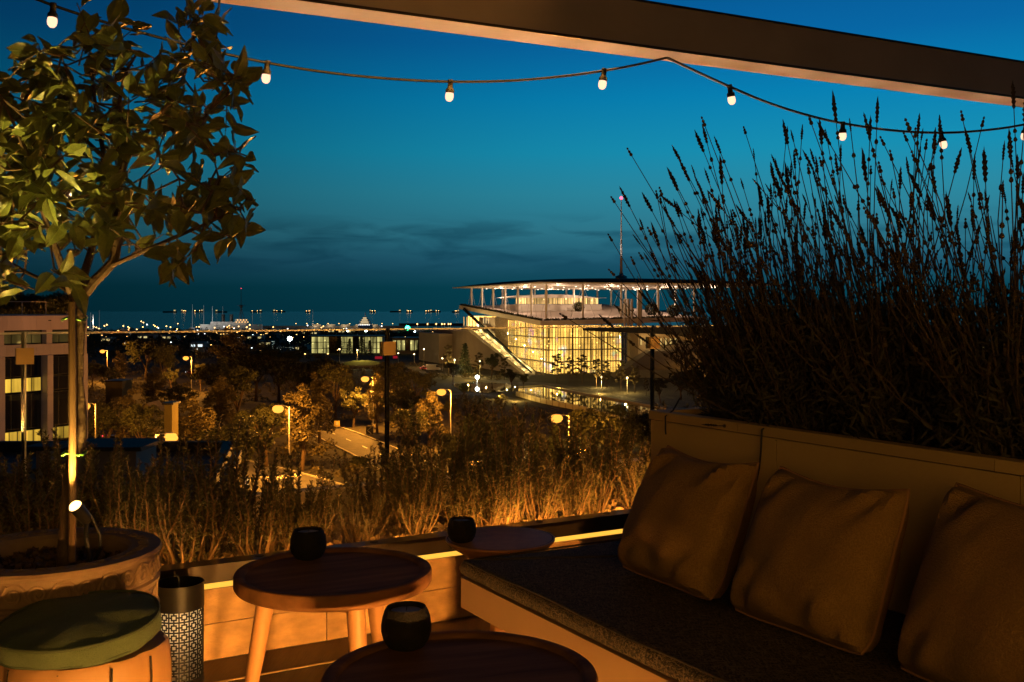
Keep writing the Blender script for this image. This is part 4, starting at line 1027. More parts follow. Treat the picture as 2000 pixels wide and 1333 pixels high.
for i, px in enumerate((770, 791, 798, 815, 826, 836, 846, 850, 858, 871)):
    yacht_mast(px, 640+(i*37 % 7), 1385+(i % 3)*15, 'sailing boat moored in the row right of the green harbour light', 7)

def museum_ship():
    Y = 1480; k = Y/F; X = lambda px: (px-1000)*k
    root = thing('museum_warship', 'old pale grey warship with two dark funnels and a tall tripod mast', 'ship', (X(450), Y, SEA))
    gm = mat('ship_grey', (.5, .5, .48), .6, .1, .3); dk = M['blacksteel']
    a, b = X(392), X(512); mb = MB(); vs = []
    for t in (0, .06, .2, .5, .8, .94, 1):
        w = 9*math.sin(pi*(.06+.88*t))**.6; x = a+(b-a)*t; zt = SEA+6+1.5*abs(t-.5)
        vs += [(x, Y-w, zt), (x, Y-w*.7, SEA-1), (x, Y+w*.7, SEA-1), (x, Y+w, zt)]
    mb.add(vs, [(4*i+j, 4*i+(j+1) % 4, 4*i+4+(j+1) % 4, 4*i+4+j) for i in range(6) for j in range(4)]+[(3, 2, 1, 0), (24, 25, 26, 27)]); part('hull', mb, gm, root)
    part('superstructure', MB().box((X(448), Y, SEA+8), (52, 11, 5)).box((X(472), Y, SEA+12), (16, 9, 5)), gm, root)
    for px in (436, 452): part('funnel', MB().lathe([(2.6, SEA+9), (2.5, SEA+20), (2.9, SEA+20.2), (2.9, SEA+21), (2.3, SEA+21)], 14, (X(px), Y, 0)), dk, root)
    mm = MB(); m0 = Vector((X(471), Y, SEA+10)); mm.tube([m0, m0+Vector((0, 0, 48))], [.6, .25], 8)
    for s in (-1, 1): mm.tube([m0+Vector((5*s, 3, 0)), m0+Vector((0, 0, 21))], .45, 6)
    mast = part('tripod_mast', mm, dk, root); part('fighting_top', MB().lathe([(1.2, 30), (2.6, 33), (2.6, 34.5), (2.2, 34.5)], 12, (X(471), Y, SEA)), dk, mast)
    part('yard', MB().tube([m0+Vector((-6, 0, 24)), m0+Vector((6, 0, 24))], .25, 5), dk, mast)
    part('top_light', MB().lathe([(0, 0), (.7, .6), (0, 1.2)], 8, m0+Vector((0, 0, 48))), M['red_far'], mast)
    for i in range(9): part('deck_light', MB().lathe([(0, 0), (.55, .5), (0, 1)], 6, (X(464)+i*2.1, Y-7, SEA+9.5+(i % 2)*3)), M['sodium_far'], root)
    lamp('ship_light', 'POINT', (X(440), Y-30, SEA+14), 2200, (1, .95, .85), 1); lamp('ship_light', 'POINT', (X(490), Y-30, SEA+14), 1500, (1, .95, .85), 1)
museum_ship()
def motor_yacht():
    Y = 1500; k = Y/F; x = (712-1000)*k
    root = thing('motor_yacht', 'tall lit motor yacht seen end-on at the pier', 'yacht', (x, Y, SEA))
    part('hull', MB().prism([(x-9, Y-4), (x+9, Y-4), (x+10, Y+20), (x, Y+34), (x-10, Y+20)], SEA-.5, SEA+5), mat('yacht_blue', (.05, .08, .16), .4), root)
    for i, (w, z) in enumerate(((9, 5), (7.4, 8.2), (5.6, 11.2), (3.4, 14))):
        d = part('deck', MB().box((x, Y+8, SEA+z+1.4), (2*w, 20-3*i, 2.8)), M['white'], root)
        part('deck_window', MB().box((x, Y-2.1+1.5*i, SEA+z+1.5), (1.5*w, .2, 1.3)), emis('yacht_window_glow', (1, .75, .4), 1.0, False) if i == 0 else bpy.data.materials['yacht_window_glow'], d)
    part('radar_mast', MB().tube([(x, Y+8, SEA+16), (x, Y+8, SEA+24)], [1.2, .3], 8), M['white'], root)
    for i in range(7): part('stern_light', MB().lathe([(0, 0), (.5, .5), (0, 1)], 6, (x-7.5+2.5*i, Y-4.6, SEA+5)), M['white_far'], root)
motor_yacht()
def pier():
    Y = 1560; k = Y/F; X = lambda px: (px-1000)*k
    root = thing('harbour_pier', 'long low pier across the bay with a warm lit edge', 'pier', (X(640), Y, SEA))
    part('deck', MB().box((X(650), Y, SEA+1.4), (X(770)-X(490), 14, 3.4)), M['concrete'], root)
    for i in range(5): part('shed', MB().box((X(618+i*28), Y+2, SEA+4.3), (13, 6, 2.4)), M['concrete'], root); lamp('pier_light', 'POINT', (X(618+i*28), Y-9, SEA+6), 2600, (1, .72, .4), .5)
    part('breakwater', MB().box((X(822), Y+200, SEA+1.5), (110, 10, 5)), M['blacksteel'], root)
pier()
def cargo_ship(px, L, Y, lab, flip=1):
    x = (px-1000)/F*Y
    root = thing('cargo_ship', lab, 'ship', (x, Y, SEA), 'lit ships at anchor on the horizon')
    mb = MB(); mb.prism([(x-L/2, Y-8), (x+L*.4, Y-8), (x+L/2, Y), (x+L*.4, Y+8), (x-L/2, Y+8)], SEA, SEA+9); part('hull', mb, M['blacksteel'], root)
    part('bridge', MB().box((x-flip*L*.36, Y, SEA+15), (L*.14, 12, 12)), M['white'], root); part('bridge_light', MB().box((x-flip*L*.36, Y-7, SEA+14), (L*.12, 1.2, 5)), M['win_far'], root)
    for t in [random.uniform(-.2, .42) for _ in range(random.randint(0, 4))]: part('deck_light', MB().lathe([(0, 0), (2.6, 2.6), (0, 5)], 6, (x+flip*L*t, Y-6, SEA+9)), M['sodium_far'], root)
for i, (px, L, lab) in enumerate(((332, 90, 'brightest long ship on the horizon at left'), (359, 36, 'small lit ship just right of the long left one'), (388, 70, 'lit ship between the tall mast pair'), (432, 80, 'lit ship behind the museum ship funnels'), (501, 80, 'lit ship right of the museum ship mast'), (545, 90, 'dim lit ship in the middle of the horizon'), (602, 36, 'tiny bright ship above the white star lamp'), (728, 44, 'lit ship just right above the yacht'), (773, 80, 'long lit ship above the middle glass joint'), (800, 44, 'lit ship right above the green light'), (836, 44, 'lit ship left of the long right one'), (850, 80, 'long lit ship near the canopy tip'), (890, 50, 'lit ship behind the left tip of the roof deck'))):
    cargo_ship(px, L, 6700+(i % 3)*250, lab, 1 if i % 2 else -1)

# small harbour lamps: each a short pole with a glowing head
def hl(m, h=5.0, r=.75):
    mb = MB(); mb.tube([(0, 0, 0), (0, 0, h)], .15, 5, 0); mb.lathe([(0, h-.1), (r, h+r*.7), (0, h+1.6*r)], 7, mat=1); return mb.mesh('harbour_lamp', [M['steel'], m])
HL = [hl(M['sodium_far'], 5, .95), hl(M['white_far'], 5, .85), hl(M['sodium_far'], 8, .8), hl(M['red_far'], 4, .6)]
spots = [(px, 640+RNG.uniform(-2, 1), 0) for px in (172, 183, 204, 241, 279, 307, 325, 333, 384, 389, 444, 447)]
for i in range(75): spots.append((RNG.uniform(170, 540), RNG.uniform(634, 662), int(RNG.choice([0, 0, 0, 1, 2]))))
for i in range(48): spots.append((RNG.uniform(430, 870), RNG.uniform(636, 664), int(RNG.choice([0, 0, 1, 1]))))
for i in range(18): spots.append((RNG.uniform(190, 520), RNG.uniform(664, 700), int(RNG.choice([0, 1, 1, 3]))))
for i in range(10): spots.append((RNG.uniform(560, 860), RNG.uniform(690, 712), int(RNG.choice([0, 1, 3]))))
for px in range(578, 770, 21): spots.append((px, 633, 0))
for px in (815, 835, 852, 863, 868, 876, 880): spots.append((px, 635, 0))
for px, py, c in spots:
    # head height above the local ground decides how far the lamp stands
    Y = 1560 if py <= 634 else min(1340, (E-SEA-5)*F/(py-HY))
    zg = (SEA+3.1 if Y >= 1500 else (GZ if Y < 450 else GZ-6.6*min(1, (Y-450)/850)))
    z = E-(py-HY)/F*Y; hgt = max(2, z-zg)
    o = bpy.data.objects.new('harbour_lamp', HL[c]); COL.objects.link(o); o.location = ((px-1000)/F*Y, Y, zg); s = (1.0 if Y > 900 else max(.45, Y/1000)); o.scale = (s, s, hgt/5.0)
    zone = 'on the pier edge' if Y > 1500 else ('among the trees' if py > 664 else 'near the marina')
    colr = ('small amber lamp', 'small white lamp', 'small amber lamp on a taller pole', 'small red lamp')[c]
    tag(o, f'{colr} {zone}, one of the scattered harbour lights', 'lamp', f'{colr}s {zone}')

# ================================================================== terrace
M['plank'] = mat('terrace_plank', (.52, .30, .11), .5, .28, 3, .25, 18, stretch=(1, 9, 9), spec=.3)
M['floor_tile'] = mat('floor_plank_dark', (.085, .055, .034), .42, .3, 3, .2, 16, stretch=(9, 1, 9), spec=.35)
M['brass'] = mat('brass_trim', (.75, .55, .28), .3, .1, 20, metal=.8)
M['plaster'] = mat('planter_plaster', (.55, .38, .14), .8, .08, 2, .15, 60, dirt=((.36, .24, .1), 1.2, .35))
M['led'] = emis('led_strip_glow', (1, .5, .11), 9)
def RZ(a=0): return ANG+a
def tbox(mb, u0, u1, v0, v1, z0, z1, m=0): return mb.box(T((u0+u1)/2, (v0+v1)/2, (z0+z1)/2), (u1-u0, v1-v0, z1-z0), ANG, m)
def build_terrace():
    struct('terrace_slab', tbox(tbox(MB(), -7, 7, -7.5, 1.12, GZ, -.03), -7, 7, .1, 1.12, -.03, .2), M['concrete'])
    fl = bpy.data.objects.new('terrace_floor', None); COL.objects.link(fl); fl['kind'] = 'structure'
    # floor boards: a band along the riser, brass line, then boards running away from it
    w, g = .295, .003
    def board(u0, u1, v0, v1): part('floor_board', tbox(MB(), u0, u1, v0, v1, -.03, 0), M['floor_tile'], fl, kind='structure')
    struct_w = [-.01]
    u = -3.0
    while u < 1.2: board(u, u+1.18, -.222, -.004); u += 1.183
    part('brass_line', tbox(MB(), -3, 1.3, -.232, -.224, -.03, .003), M['brass'], fl, kind='structure')
    v = -.234
    row = 0
    while v > -2.2:
        u = -3.0-(row % 2)*.6
        while u < 1.2: board(u, u+1.18, v-.195, v-.002); u += 1.183
        v -= .197; row += 1
    part('floor_field', tbox(MB(), -6.5, 6, -7.2, v-.002, -.03, 0), M['floor_tile'], fl, kind='structure')
    part('floor_field', tbox(MB(), 1.2, 6, -2.4, -.004, -.03, -.001), M['floor_tile'], fl, kind='structure'); part('floor_field', tbox(MB(), -6.5, -3.65, -2.4, -.004, -.03, -.001), M['floor_tile'], fl, kind='structure')
    # raised planter step: riser boards, lit ledge, bronze channel
    st = thing('planter_step', 'wood-clad step along the glass edge with a glowing line under its bronze rim', 'planter', T(0, 0, 0))
    core = part('core', tbox(MB(), -5, 5, .022, .06, 0, .326), M['concrete'], st)
    for r_, (z0, z1) in enumerate(((.002, .128), (.131, .25))):
        u = -4.4-.55*r_
        while u < 4.4: part('riser_board', tbox(MB(), u, u+1.195, 0, .02, z0, z1), M['plank'], st); u += 1.2
    part('ledge', tbox(MB(), -5, 5, -.002, .02, .2505, .254), M['plank'], st)
    part('channel_face', tbox(MB(), -5, 5, -.014, .02, .2775, .338), M['bronze'], st)
    part('led_strip', tbox(MB(), -5, 5, .002, .018, .2545, .2772), emis('led_strip_diffuser', (1, .50, .055), 1.25), st)
    part('channel_top', tbox(MB(), -5, 5, -.016, .064, .3385, .342), M['bronze'], st)
    # planter bed
    bed = MB(); n = 60; vs = []
    for i in range(n+1):
        for j in range(9):
            u = -5+10*i/n; v = .062+.84*j/8; vs.append(T(u, v, .285+.012*math.sin(i*1.7+j)+RNG.uniform(-.008, .008)))
    bed.add(vs, [(i*9+j, (i+1)*9+j, (i+1)*9+j+1, i*9+j+1) for i in range(n) for j in range(8)])
    struct('planter_soil', bed, mat('planter_gravel', (.22, .16, .1), .9, .5, 60, .9, 90), True)
    struct('planter_kerb', tbox(MB(), -5, 5, .905, 1.0, .05, .40), mat('planter_kerb_stone', (.45, .38, .28), .75, .15, 2, .1, 20))
    # gravel stones lying on the soil
    c = np.array([tuple(T(RNG.uniform(-2.4, 1.8), RNG.uniform(.07, .88), .30)) for _ in range(2600)])
    me = cards('planter_pebbles', rand_cards(c, .03, .8), mat('pebble', (.3, .22, .14), .8, .3, 5, island=.5)); o = bpy.data.objects.new('planter_pebbles', me); COL.objects.link(o); o['kind'] = 'stuff'
    # glass railing
    gr = thing('glass_railing', 'frameless glass railing behind the hedge with square brass clamps at its joints', 'railing', T(0, .957, .4))
    zt = 1.15
    def ujoint(px):
        k = (px-1000)/F; c = 4.246+.957/.867; Y = c/(1-.5757*k); return (Vector((k*Y, Y, 0))-T(0, .957, 0)).dot(RV)
    js = [-4.6, ujoint(48), ujoint(757), ujoint(1275), 3.4]
    for a, b in zip(js, js[1:]):
        p = part('glass_panel', tbox(MB(), a+.012, b-.012, .951, .963, .38, zt-.008), M['glass'], gr)
        part('glass_edge', tbox(MB(), a+.012, b-.012, .95, .964, zt-.0078, zt), M['glass_edge'], p)
    for u in js[1:4]:
        part('joint_edge', tbox(MB(), u-.012, u-.002, .949, .965, .38, zt+.001), M['joint'], gr)
        part('joint_edge', tbox(MB(), u+.0, u+.006, .949, .965, .38, zt+.001), M['glass_edge'] if u == js[1] else M['joint'], gr)
        c = part('clamp', tbox(MB(), u-.033, u+.033, .93, .948, 1.02, 1.086), M['clamp'], gr)
        part('clamp_back', tbox(MB(), u-.033, u+.033, .966, .98, 1.02, 1.086), M['clamp'], gr)
build_terrace()

# ---- rosemary hedge
M['needle'] = mat('rosemary_leaf', (.075, .074, .034), .6, .35, 8, island=.45, trans=.25)
M['twig'] = mat('rosemary_twig', (.13, .085, .05), .85, .3, 30)
def rosemary(seed, h):
    rng = np.random.default_rng(seed); root = bpy.data.objects.new('rosemary_shrub', None); COL.objects.link(root)
    mb = MB(); leaves = []
    for i in range(24):
        a = rng.uniform(0, 2*pi); r0 = rng.uniform(0, .08); lean = rng.uniform(.02, .17); hh = h*rng.uniform(.45, 1.0)
        p0 = np.array([r0*math.cos(a), r0*math.sin(a), -.02]); a2 = a+rng.normal()*.5
        pts = []
        for t in np.linspace(0, 1, 6):
            pts.append(p0+np.array([lean*t**.7*math.cos(a2)+rng.normal()*.006, lean*t**.7*math.sin(a2)+rng.normal()*.006, hh*t]))
        mb.tube(pts, list(np.linspace(.0052, .0016, 6)), 4, cap=False)
        pa = np.array(pts); nl = int(150*hh/.5)
        for k in range(nl):
            t = (.2+.8*rng.uniform(0, 1)**.75)*4.999; j = int(t); q = pa[j]*(1-t+j)+pa[j+1]*(t-j)
            d = pa[j+1]-pa[j]; d /= np.linalg.norm(d); b = rng.normal(size=3); b -= d*b.dot(d); b /= np.linalg.norm(b)
            ld = d*.66+b*.75; ld /= np.linalg.norm(ld); s = np.cross(ld, rng.normal(size=3)); s /= np.linalg.norm(s)
            L = rng.uniform(.020, .036)*(1-.35*(t/5)**3); w = .0027
            leaves.append([q, q+ld*L*.5+s*w, q+ld*L, q+ld*L*.5-s*w])
    # dry grassy sprouts at the foot
    for k in range(50):
        a = rng.uniform(0, 2*pi); r = rng.uniform(.02, .13); q = np.array([r*math.cos(a), r*math.sin(a), 0]); d = np.array([rng.normal()*.5, rng.normal()*.5, 1]); d /= np.linalg.norm(d)
        s = np.cross(d, rng.normal(size=3)); s /= np.linalg.norm(s); L = rng.uniform(.03, .09); leaves.append([q, q+d*L*.5+s*.002, q+d*L, q+d*L*.5-s*.002])
    o = bpy.data.objects.new('stems', mb.mesh('stems', [M['twig']])); COL.objects.link(o); o.parent = root
    o = bpy.data.objects.new('foliage', cards('foliage', np.array(leaves), M['needle'])); COL.objects.link(o); o.parent = root; o['kind'] = 'stuff'
    return root
ROS = [rosemary(100+i, h) for i, h in enumerate((.50, .44, .54, .40, .47))]
used = set(); ri = 0
hedge_u = np.arange(-2.5, 1.95, .148)
for row, v in enumerate((.29, .51, .73)):
    for i, u0 in enumerate(hedge_u):
        if random.random() < (.2, .3, .42)[row]: continue
        u = u0+random.uniform(-.05, .05)+(row % 2)*.075; k = (i*3+row*2+int(random.random()*2)) % 5
        o = ROS[k] if k not in used else copy_tree(ROS[k]); used.add(k)
        o.location = T(u, v+random.uniform(-.06, .06), .288); o.rotation_euler = (0, 0, random.uniform(0, 6.28)); s = random.uniform(.66, 1.15)*(.9 if row == 0 else 1.0)*(.84 if -.85 < u < -.1 else 1.0); o.scale = (s*1.08, s*1.08, s)
        zone = ('behind the carved pot' if u < -1.4 else 'between the pot and the round table' if u < -.9 else 'behind the middle table' if u < -.25 else 'behind the bowl-shaped side table' if u < .25 else 'near the planter wall end' if u < .9 else 'hidden behind the lavender')
        rw = ('front row', 'middle row', 'back row')[row]
        tag(o, f'rosemary shrub in the {rw} of the hedge {zone}', 'shrub', f'rosemary {rw} {zone}')
# unseen uplights added to brighten the underside of the pergola beam
def uplight_proto():
    root = thing('added_uplight', 'x', 'light')
    part('lamp_ring', MB().lathe([(.011, .0), (.017, .0), (.016, .002), (.012, .0022)], 16), M['blacksteel'], root)
    part('lens', MB().lathe([(.0105, .0012), (0, .0014)], 12), emis('uplight_lens_glow', (1, .6, .3), 1.5), root)
    return root
SPK = None
for i, (u, pw) in enumerate(((-1.55, .5), (-1.05, 1.1), (-.6, 2.0), (-.2, 3.0), (.15, 4.0), (.5, 5.5), (.85, 6.5), (1.3, 5), (1.75, 5), (2.2, 5), (2.7, 5), (3.2, 5))):
    if SPK is None: SPK = uplight_proto(); o = SPK
    else: o = copy_tree(SPK)
    o.location = T(u, .03, .3422)
    tag(o, f'tiny uplight added in the bronze rim to light the beam, {("first","second","third","fourth","fifth","sixth","seventh","eighth","ninth","tenth","eleventh","twelfth")[i]} from the carved pot', 'light', 'added uplights in the bronze rim')
    lamp('added_uplight_beam', 'SPOT', T(u, .03, .352), 130, (1, .60, .34), .012, rot=(0, 0, 0), spot_size=math.radians(27), spot_blend=.6).rotation_euler = (pi, 0, 0)

# a low light strip along the inside of the channel, stronger towards the right
hs = thing('hedge_light_strip', 'amber light strip hidden along the inner side of the bronze rim', 'light strip', T(0, .07, .3))
for i, (u0, u1, e) in enumerate(((-3.2, -1.6, 8), (-1.6, -1.2, 30), (-1.2, -1.0, 14), (-1.0, -.7, 60), (-.7, -.5, 25), (-.5, -.15, 100), (-.15, 0, 80), (0, .35, 210), (.35, .5, 110), (.5, 1.0, 220), (1.0, 1.8, 140))):
    part('strip', tbox(MB(), u0, u1-.004, .0665, .072, .312, .326), emis('hedge_strip_glow', (1, .37, .045), e), hs)
# ---- pergola beam and string lights
def build_beam():
    d = Vector((2, 1, 0)).normalized(); c = P(1303, 120, 4.77); nb = Vector((-d.y, d.x, 0))
    z0 = c.z; wm = mat('beam_paint', (.30, .245, .21), .6, .12, 3, .12, 30, stretch=(1, 1, 1), dirt=((.2, .155, .125), 2, .4))
    root = thing('pergola_beam', 'thick pale painted pergola beam crossing overhead', 'beam', c)
    a = math.atan2(d.y, d.x); mb = MB()
    mb.box(c-nb*.08+Vector((0, 0, .1)), (11, .16, .2), a)
    part('beam', mb, wm, root)
    part('edge_trim', MB().box(c-nb*.1625+Vector((0, 0, .006)), (11, .004, .012), a), M['bronze'], root)
    part('added_light_profile', MB().box(c+nb*.006+d*1.2+Vector((0, 0, .06)), (6.4, .010, .03), a), emis('added_profile_glow', (1, .42, .07), 130), root)  # hidden profile added behind the beam to light the hedge
    part('top_flashing', MB().box(c-nb*.08+Vector((0, 0, .2045)), (11, .175, .008), a), M['blacksteel'], root)
    for s in (-5.2, 5.2): part('post', MB().box((c-nb*.08+d*s).xy.to_3d()+Vector((0, 0, z0/2)), (.12, .11, z0-.004), a), wm, root)
    return c, d
BC, BD = build_beam()
def build_string():
    root = thing('string_lights', 'black festoon cable of small glowing bulbs sagging from the beam', 'string lights', P(1303, 112, 4.7))
    pts = [(-260, -110, 3.6), (-100, -50, 3.75), (65, -4, 3.9), (105, 12, 3.93), (200, 43, 4.0), (300, 71, 4.1), (400, 97, 4.2), (522, 124, 4.32), (640, 143, 4.4), (760, 155, 4.47), (880, 161, 4.52), (1000, 159, 4.56), (1100, 150, 4.6), (1180, 139, 4.63), (1250, 126, 4.66), (1303, 113, 4.69)]
    pts2 = [(1303, 113, 4.69), (1340, 131, 4.74), (1425, 170, 4.85), (1500, 202, 4.97), (1580, 227, 5.1), (1646, 242, 5.2), (1740, 256, 5.35), (1838, 261, 5.5), (1920, 256, 5.65), (2000, 245, 5.8), (2120, 214, 6.0), (2300, 150, 6.3)]
    def sm(ps):
        c = [P(*p) for p in ps]
        for _ in range(2):
            q = [c[0]]
            for a, b in zip(c, c[1:]): q += [a*.75+b*.25, a*.25+b*.75]
            q.append(c[-1]); c = q
        return c
    part('cable', MB().tube(sm(pts), .0058, 7), M['black_rubber'], root, True); part('cable', MB().tube(sm(pts2), .0066, 7), M['black_rubber'], root, True)
    part('hook', MB().tube([P(1303, 113, 4.69)+Vector((0, 0, -.003)), P(1303, 113, 4.69)+Vector((0, 0, .03))], .006, 6), M['blacksteel'], root)
    sock = MB().lathe([(.0, .012), (.014, .012), (.015, -.002), (.0125, -.006), (.014, -.028), (.021, -.036), (.022, -.052), (.018, -.054)], 16).mesh('socket', [M['black_rubber']], (0, 0, 0), True)
    bulb = MB().lathe([(.0185, -.053), (.0205, -.062), (.021, -.074), (.018, -.086), (.011, -.0945), (0, -.097)], 16).mesh('bulb', [emis('festoon_bulb_glow', (1, .55, .34), 1.75)], (0, 0, 0), True)
    for px, py, Y in ((104, 12, 3.93), (522, 124, 4.32), (880, 161, 4.52), (1180, 139, 4.63), (1425, 170, 4.85), (1646, 242, 5.2), (1838, 261, 5.5), (2003, 245, 5.8)):
        p = P(px, py, Y)-world_loc(root); tilt = (random.uniform(-.12, .12), random.uniform(-.2, .2), 0)
        s = inst('socket', sock, root, p, tilt, .88); inst('bulb', bulb, s)
build_string()

# ---- potted citrus
PC = Vector((-1.35, 3.0, 0)); PZ = .545
def build_pot():
    terr = mat('terracotta', (.19, .122, .066), .75, .25, 6, .3, 40, dirt=((.3, .21, .12), 4, .35)); root = thing('plant_pot', 'big round terracotta pot carved with scrolls around its rim', 'pot', PC)
    def prof(R): return R
    mb = MB(); mb.lathe([(.25, 0), (.262, .02), (.285, .2), (.293, .345), (.300, .35), (.302, .365), (.293, .37), (.294, .435), (.301, .44), (.303, .450), (.294, .455), (.295, .522), (.306, .526), (.308, .535), (.304, .543), (.29, PZ), (.222, PZ-.004), (.212, PZ-.015), (.208, PZ-.075)], 64, PC)
    part('body', mb, terr, root, True)
    def spiral(s):
        pts = []
        for i in range(22):
            t = i/21; a = 2.2*2*pi*t*.8; r = .021*(1-t)+.003; pts.append((r*math.cos(a), 0, r*math.sin(a)))
        pts = [(.036, 0, -.020), (.030, 0, -.008)]+pts; return MB().tube([(x*s, y, z) for x, y, z in pts], [.0042]*(len(pts)-4)+[.0036, .003, .0026, .002], 6)
    sp = spiral(1).mesh('scroll', [terr], (0, 0, 0), True)
    def ring(me, n, R, z, name, flat=False, sc=1.0):
        for i in range(n):
            a = 2*pi*i/n
            if math.sin(a) > .55 and not flat: continue
            p = Vector((R*math.cos(a), R*math.sin(a), z))
            if flat: mw = Matrix.Translation(p) @ Matrix.Rotation(a+pi/2, 4, 'Z') @ Matrix.Rotation(pi/2, 4, 'X')
            else: mw = Matrix.Translation(p) @ Matrix.Rotation(a+pi/2, 4, 'Z')
            inst(name, me, root, mw=mw @ Matrix.Scale(sc*(1 if i % 2 else 1), 4) @ Matrix.Diagonal((1, 1, 1 if i % 2 else -1, 1)))
    ring(sp, 30, .2955, .488, 'scroll', False, 1.3); ring(sp, 30, .256, PZ-.002, 'rim_scroll', True, .8)
    fr = MB()
    for i in range(4):
        s = .027-.0065*i; q = [(-s, 0, -s), (s, 0, -s), (0, 0, s)]
        if i < 3: fr.tube(q+[q[0]], .0026, 5)
    fm = fr.mesh('fret', [terr], (0, 0, 0), True); ring(fm, 34, .2935, .402, 'fret'); ring(sp, 30, .290, .29, 'scroll')
    so = MB(); vs = [PC+Vector((0, 0, PZ-.06))]; n = 40
    for k in range(1, 8):
        for j in range(n):
            a = 2*pi*j/n; r = .209*k/7; vs.append(PC+Vector((r*math.cos(a), r*math.sin(a), PZ-.06+RNG.uniform(-.008, .012))))
    fs = [(0, 1+j, 1+(j+1) % n) for j in range(n)]+[(1+k*n+j, 1+(k+1)*n+j, 1+(k+1)*n+(j+1) % n, 1+k*n+(j+1) % n) for k in range(6) for j in range(n)]
    so.add(vs, fs); part('soil', so, M['soil'], root)
    c = []
    for _ in range(700):
        r = .205*math.sqrt(RNG.random()); a = RNG.uniform(0, 2*pi); c.append((r*math.cos(a), r*math.sin(a), PZ-.05+RNG.uniform(0, .012)))
    o = inst('bark_mulch', cards('bark_mulch', rand_cards(np.array(c), .022, .7), mat('mulch', (.07, .04, .022), .7, .4, 30, island=.5)), root); o['kind'] = 'stuff'
build_pot()
def build_citrus():
    root = thing('citrus_tree', 'potted citrus tree with glossy leaves tied to a wooden stake', 'tree', (PC.x, PC.y, PZ-.07))
    bark = mat('citrus_bark', (.062, .038, .02), .8, .3, 30, .5, 80)
    B = lambda px, py, dy=0: P(px, py, 3.0+dy)
    tr = [B(127, 1105), B(130, 1040), B(136, 960), B(142, 900), B(157, 852, .01), B(158, 818, .015), B(150, 745, .01), B(151, 680), B(153, 640), B(151, 600)]
    part('trunk', MB().tube(tr, [.026, .022, .019, .0185, .019, .0185, .0185, .019, .021, .024], 12), bark, root, True)
    br = {}
    def branch(pts, r0, r1):
        p = [B(*q) for q in pts]; q = [p[0]]
        for a, b in zip(p, p[1:]): q += [a*.7+b*.3, a*.3+b*.7]
        q.append(p[-1]); n = len(q); part('branch', MB().tube(q, [r0+(r1-r0)*i/(n-1) for i in range(n)], 8), bark, root, True); return q
    nodes = []
    for pts, r0, r1 in (([(151, 605), (168, 565), (215, 520), (228, 500), (228, 430, -.03), (232, 360, -.05), (245, 315, -.05)], .018, .009),
        ([(215, 520), (280, 492, -.08), (350, 460, -.12), (420, 430, -.15), (470, 405, -.18)], .008, .003), ([(228, 500), (240, 440, .1), (270, 380, .18), (275, 350, .2)], .008, .003),
        ([(151, 602), (160, 550, .06), (185, 470, .1), (198, 380, .12), (205, 310, .12), (190, 240, .15), (175, 110, .1)], .015, .004), ([(245, 315, -.05), (300, 240, -.1), (350, 180, -.1), (375, 90, -.1), (380, 40, -.08)], .008, .0025),
        ([(245, 315, -.05), (230, 230, -.15), (240, 150, -.2), (270, 100, -.2)], .008, .003), ([(150, 600), (135, 560, -.06), (110, 490, -.12), (85, 420, -.2), (60, 330, -.28)], .014, .005),
        ([(110, 490, -.12), (60, 440, -.1), (10, 400, -.1), (-60, 300, -.1)], .009, .004), ([(150, 600), (130, 560, .08), (70, 545, .15), (0, 500, .2), (-80, 470, .2)], .009, .003),
        ([(350, 460, -.12), (355, 400, -.14), (350, 350, -.16)], .004, .002), ([(300, 240, -.1), (390, 250, -.2), (430, 180, -.24), (455, 150, -.25)], .005, .002),
        ([(390, 250, -.2), (430, 310, -.2), (470, 290, -.24)], .004, .002), ([(205, 310, .12), (120, 230, .15), (60, 120, .15), (50, 90, .12)], .008, .002), ([(190, 240, .15), (140, 170, .0), (120, 110, -.1)], .006, .002),
        ([(60, 330, -.28), (20, 220, -.3), (-30, 130, -.28)], .005, .002), ([(-60, 300, -.1), (-130, 200, 0)], .004, .002), ([(420, 430, -.15), (430, 360, -.2), (420, 320, -.22)], .004, .002)):
        nodes += branch(pts, r0, r1)[3:]
    stake = [P(118, 1098, 2.97), P(122, 1000, 2.97), P(128, 860, 2.97), P(136, 700, 2.965), P(141, 585, 2.96)]
    part('stake', MB().tube([P(141, 1098, 2.95), P(142, 850, 2.955), P(141, 590, 2.955)], [.0105, .0105, .0105], 8), mat('stake_wood', (.13, .075, .032), .7, .2, 10), root, True)
    tie = mat('garden_tie', (.12, .3, .05), .5, .1, 5)
    for py in (623, 884):
        c = B(149, py); pts = [c+Vector((.034*math.cos(a), .036*math.sin(a)-.012, .004*math.sin(3*a))) for a in np.linspace(0, 2*pi, 15)]; part('tie', MB().tube(pts, .0028, 5), tie, root)
    part('tie', MB().tube([B(149, 884)+Vector((.02, -.04, 0)), B(168, 887)+Vector((0, -.05, 0))], .002, 5), tie, root)
    # leaves
    leafm = mat('citrus_leaf', (.105, .125, .03), .33, .25, 14, .15, 30, spec=.5, trans=.12)
    variants = []
    for bend, fold, w in ((.2, .22, .58), (.42, .28, .52), (.05, .15, .62), (-.12, .3, .55)):
        n = 7; vs = []
        for i in range(n+1):
            t = i/n; hw = w*.5*(math.sin(pi*t**.85)**.9)*(1-.15*t) if 0 < i < n else .012; z = -bend*t*t
            for s in (-1, -.5, 0, .5, 1): vs.append((s*hw, t, z+abs(s)*hw*fold*1.2-(.03 if s == 0 else 0)+.02*math.sin(t*13+s)))
        mb = MB(); mb.add(vs, [(5*i+j, 5*i+j+1, 5*i+6+j, 5*i+5+j) for i in range(n) for j in range(4)]); mb.tube([(0, -.18, .03), (0, .02, 0)], .012, 4)
        variants.append(mb.mesh('leaf', [leafm], (0, 0, 0), True))
    rng = random.Random(5); cl = []
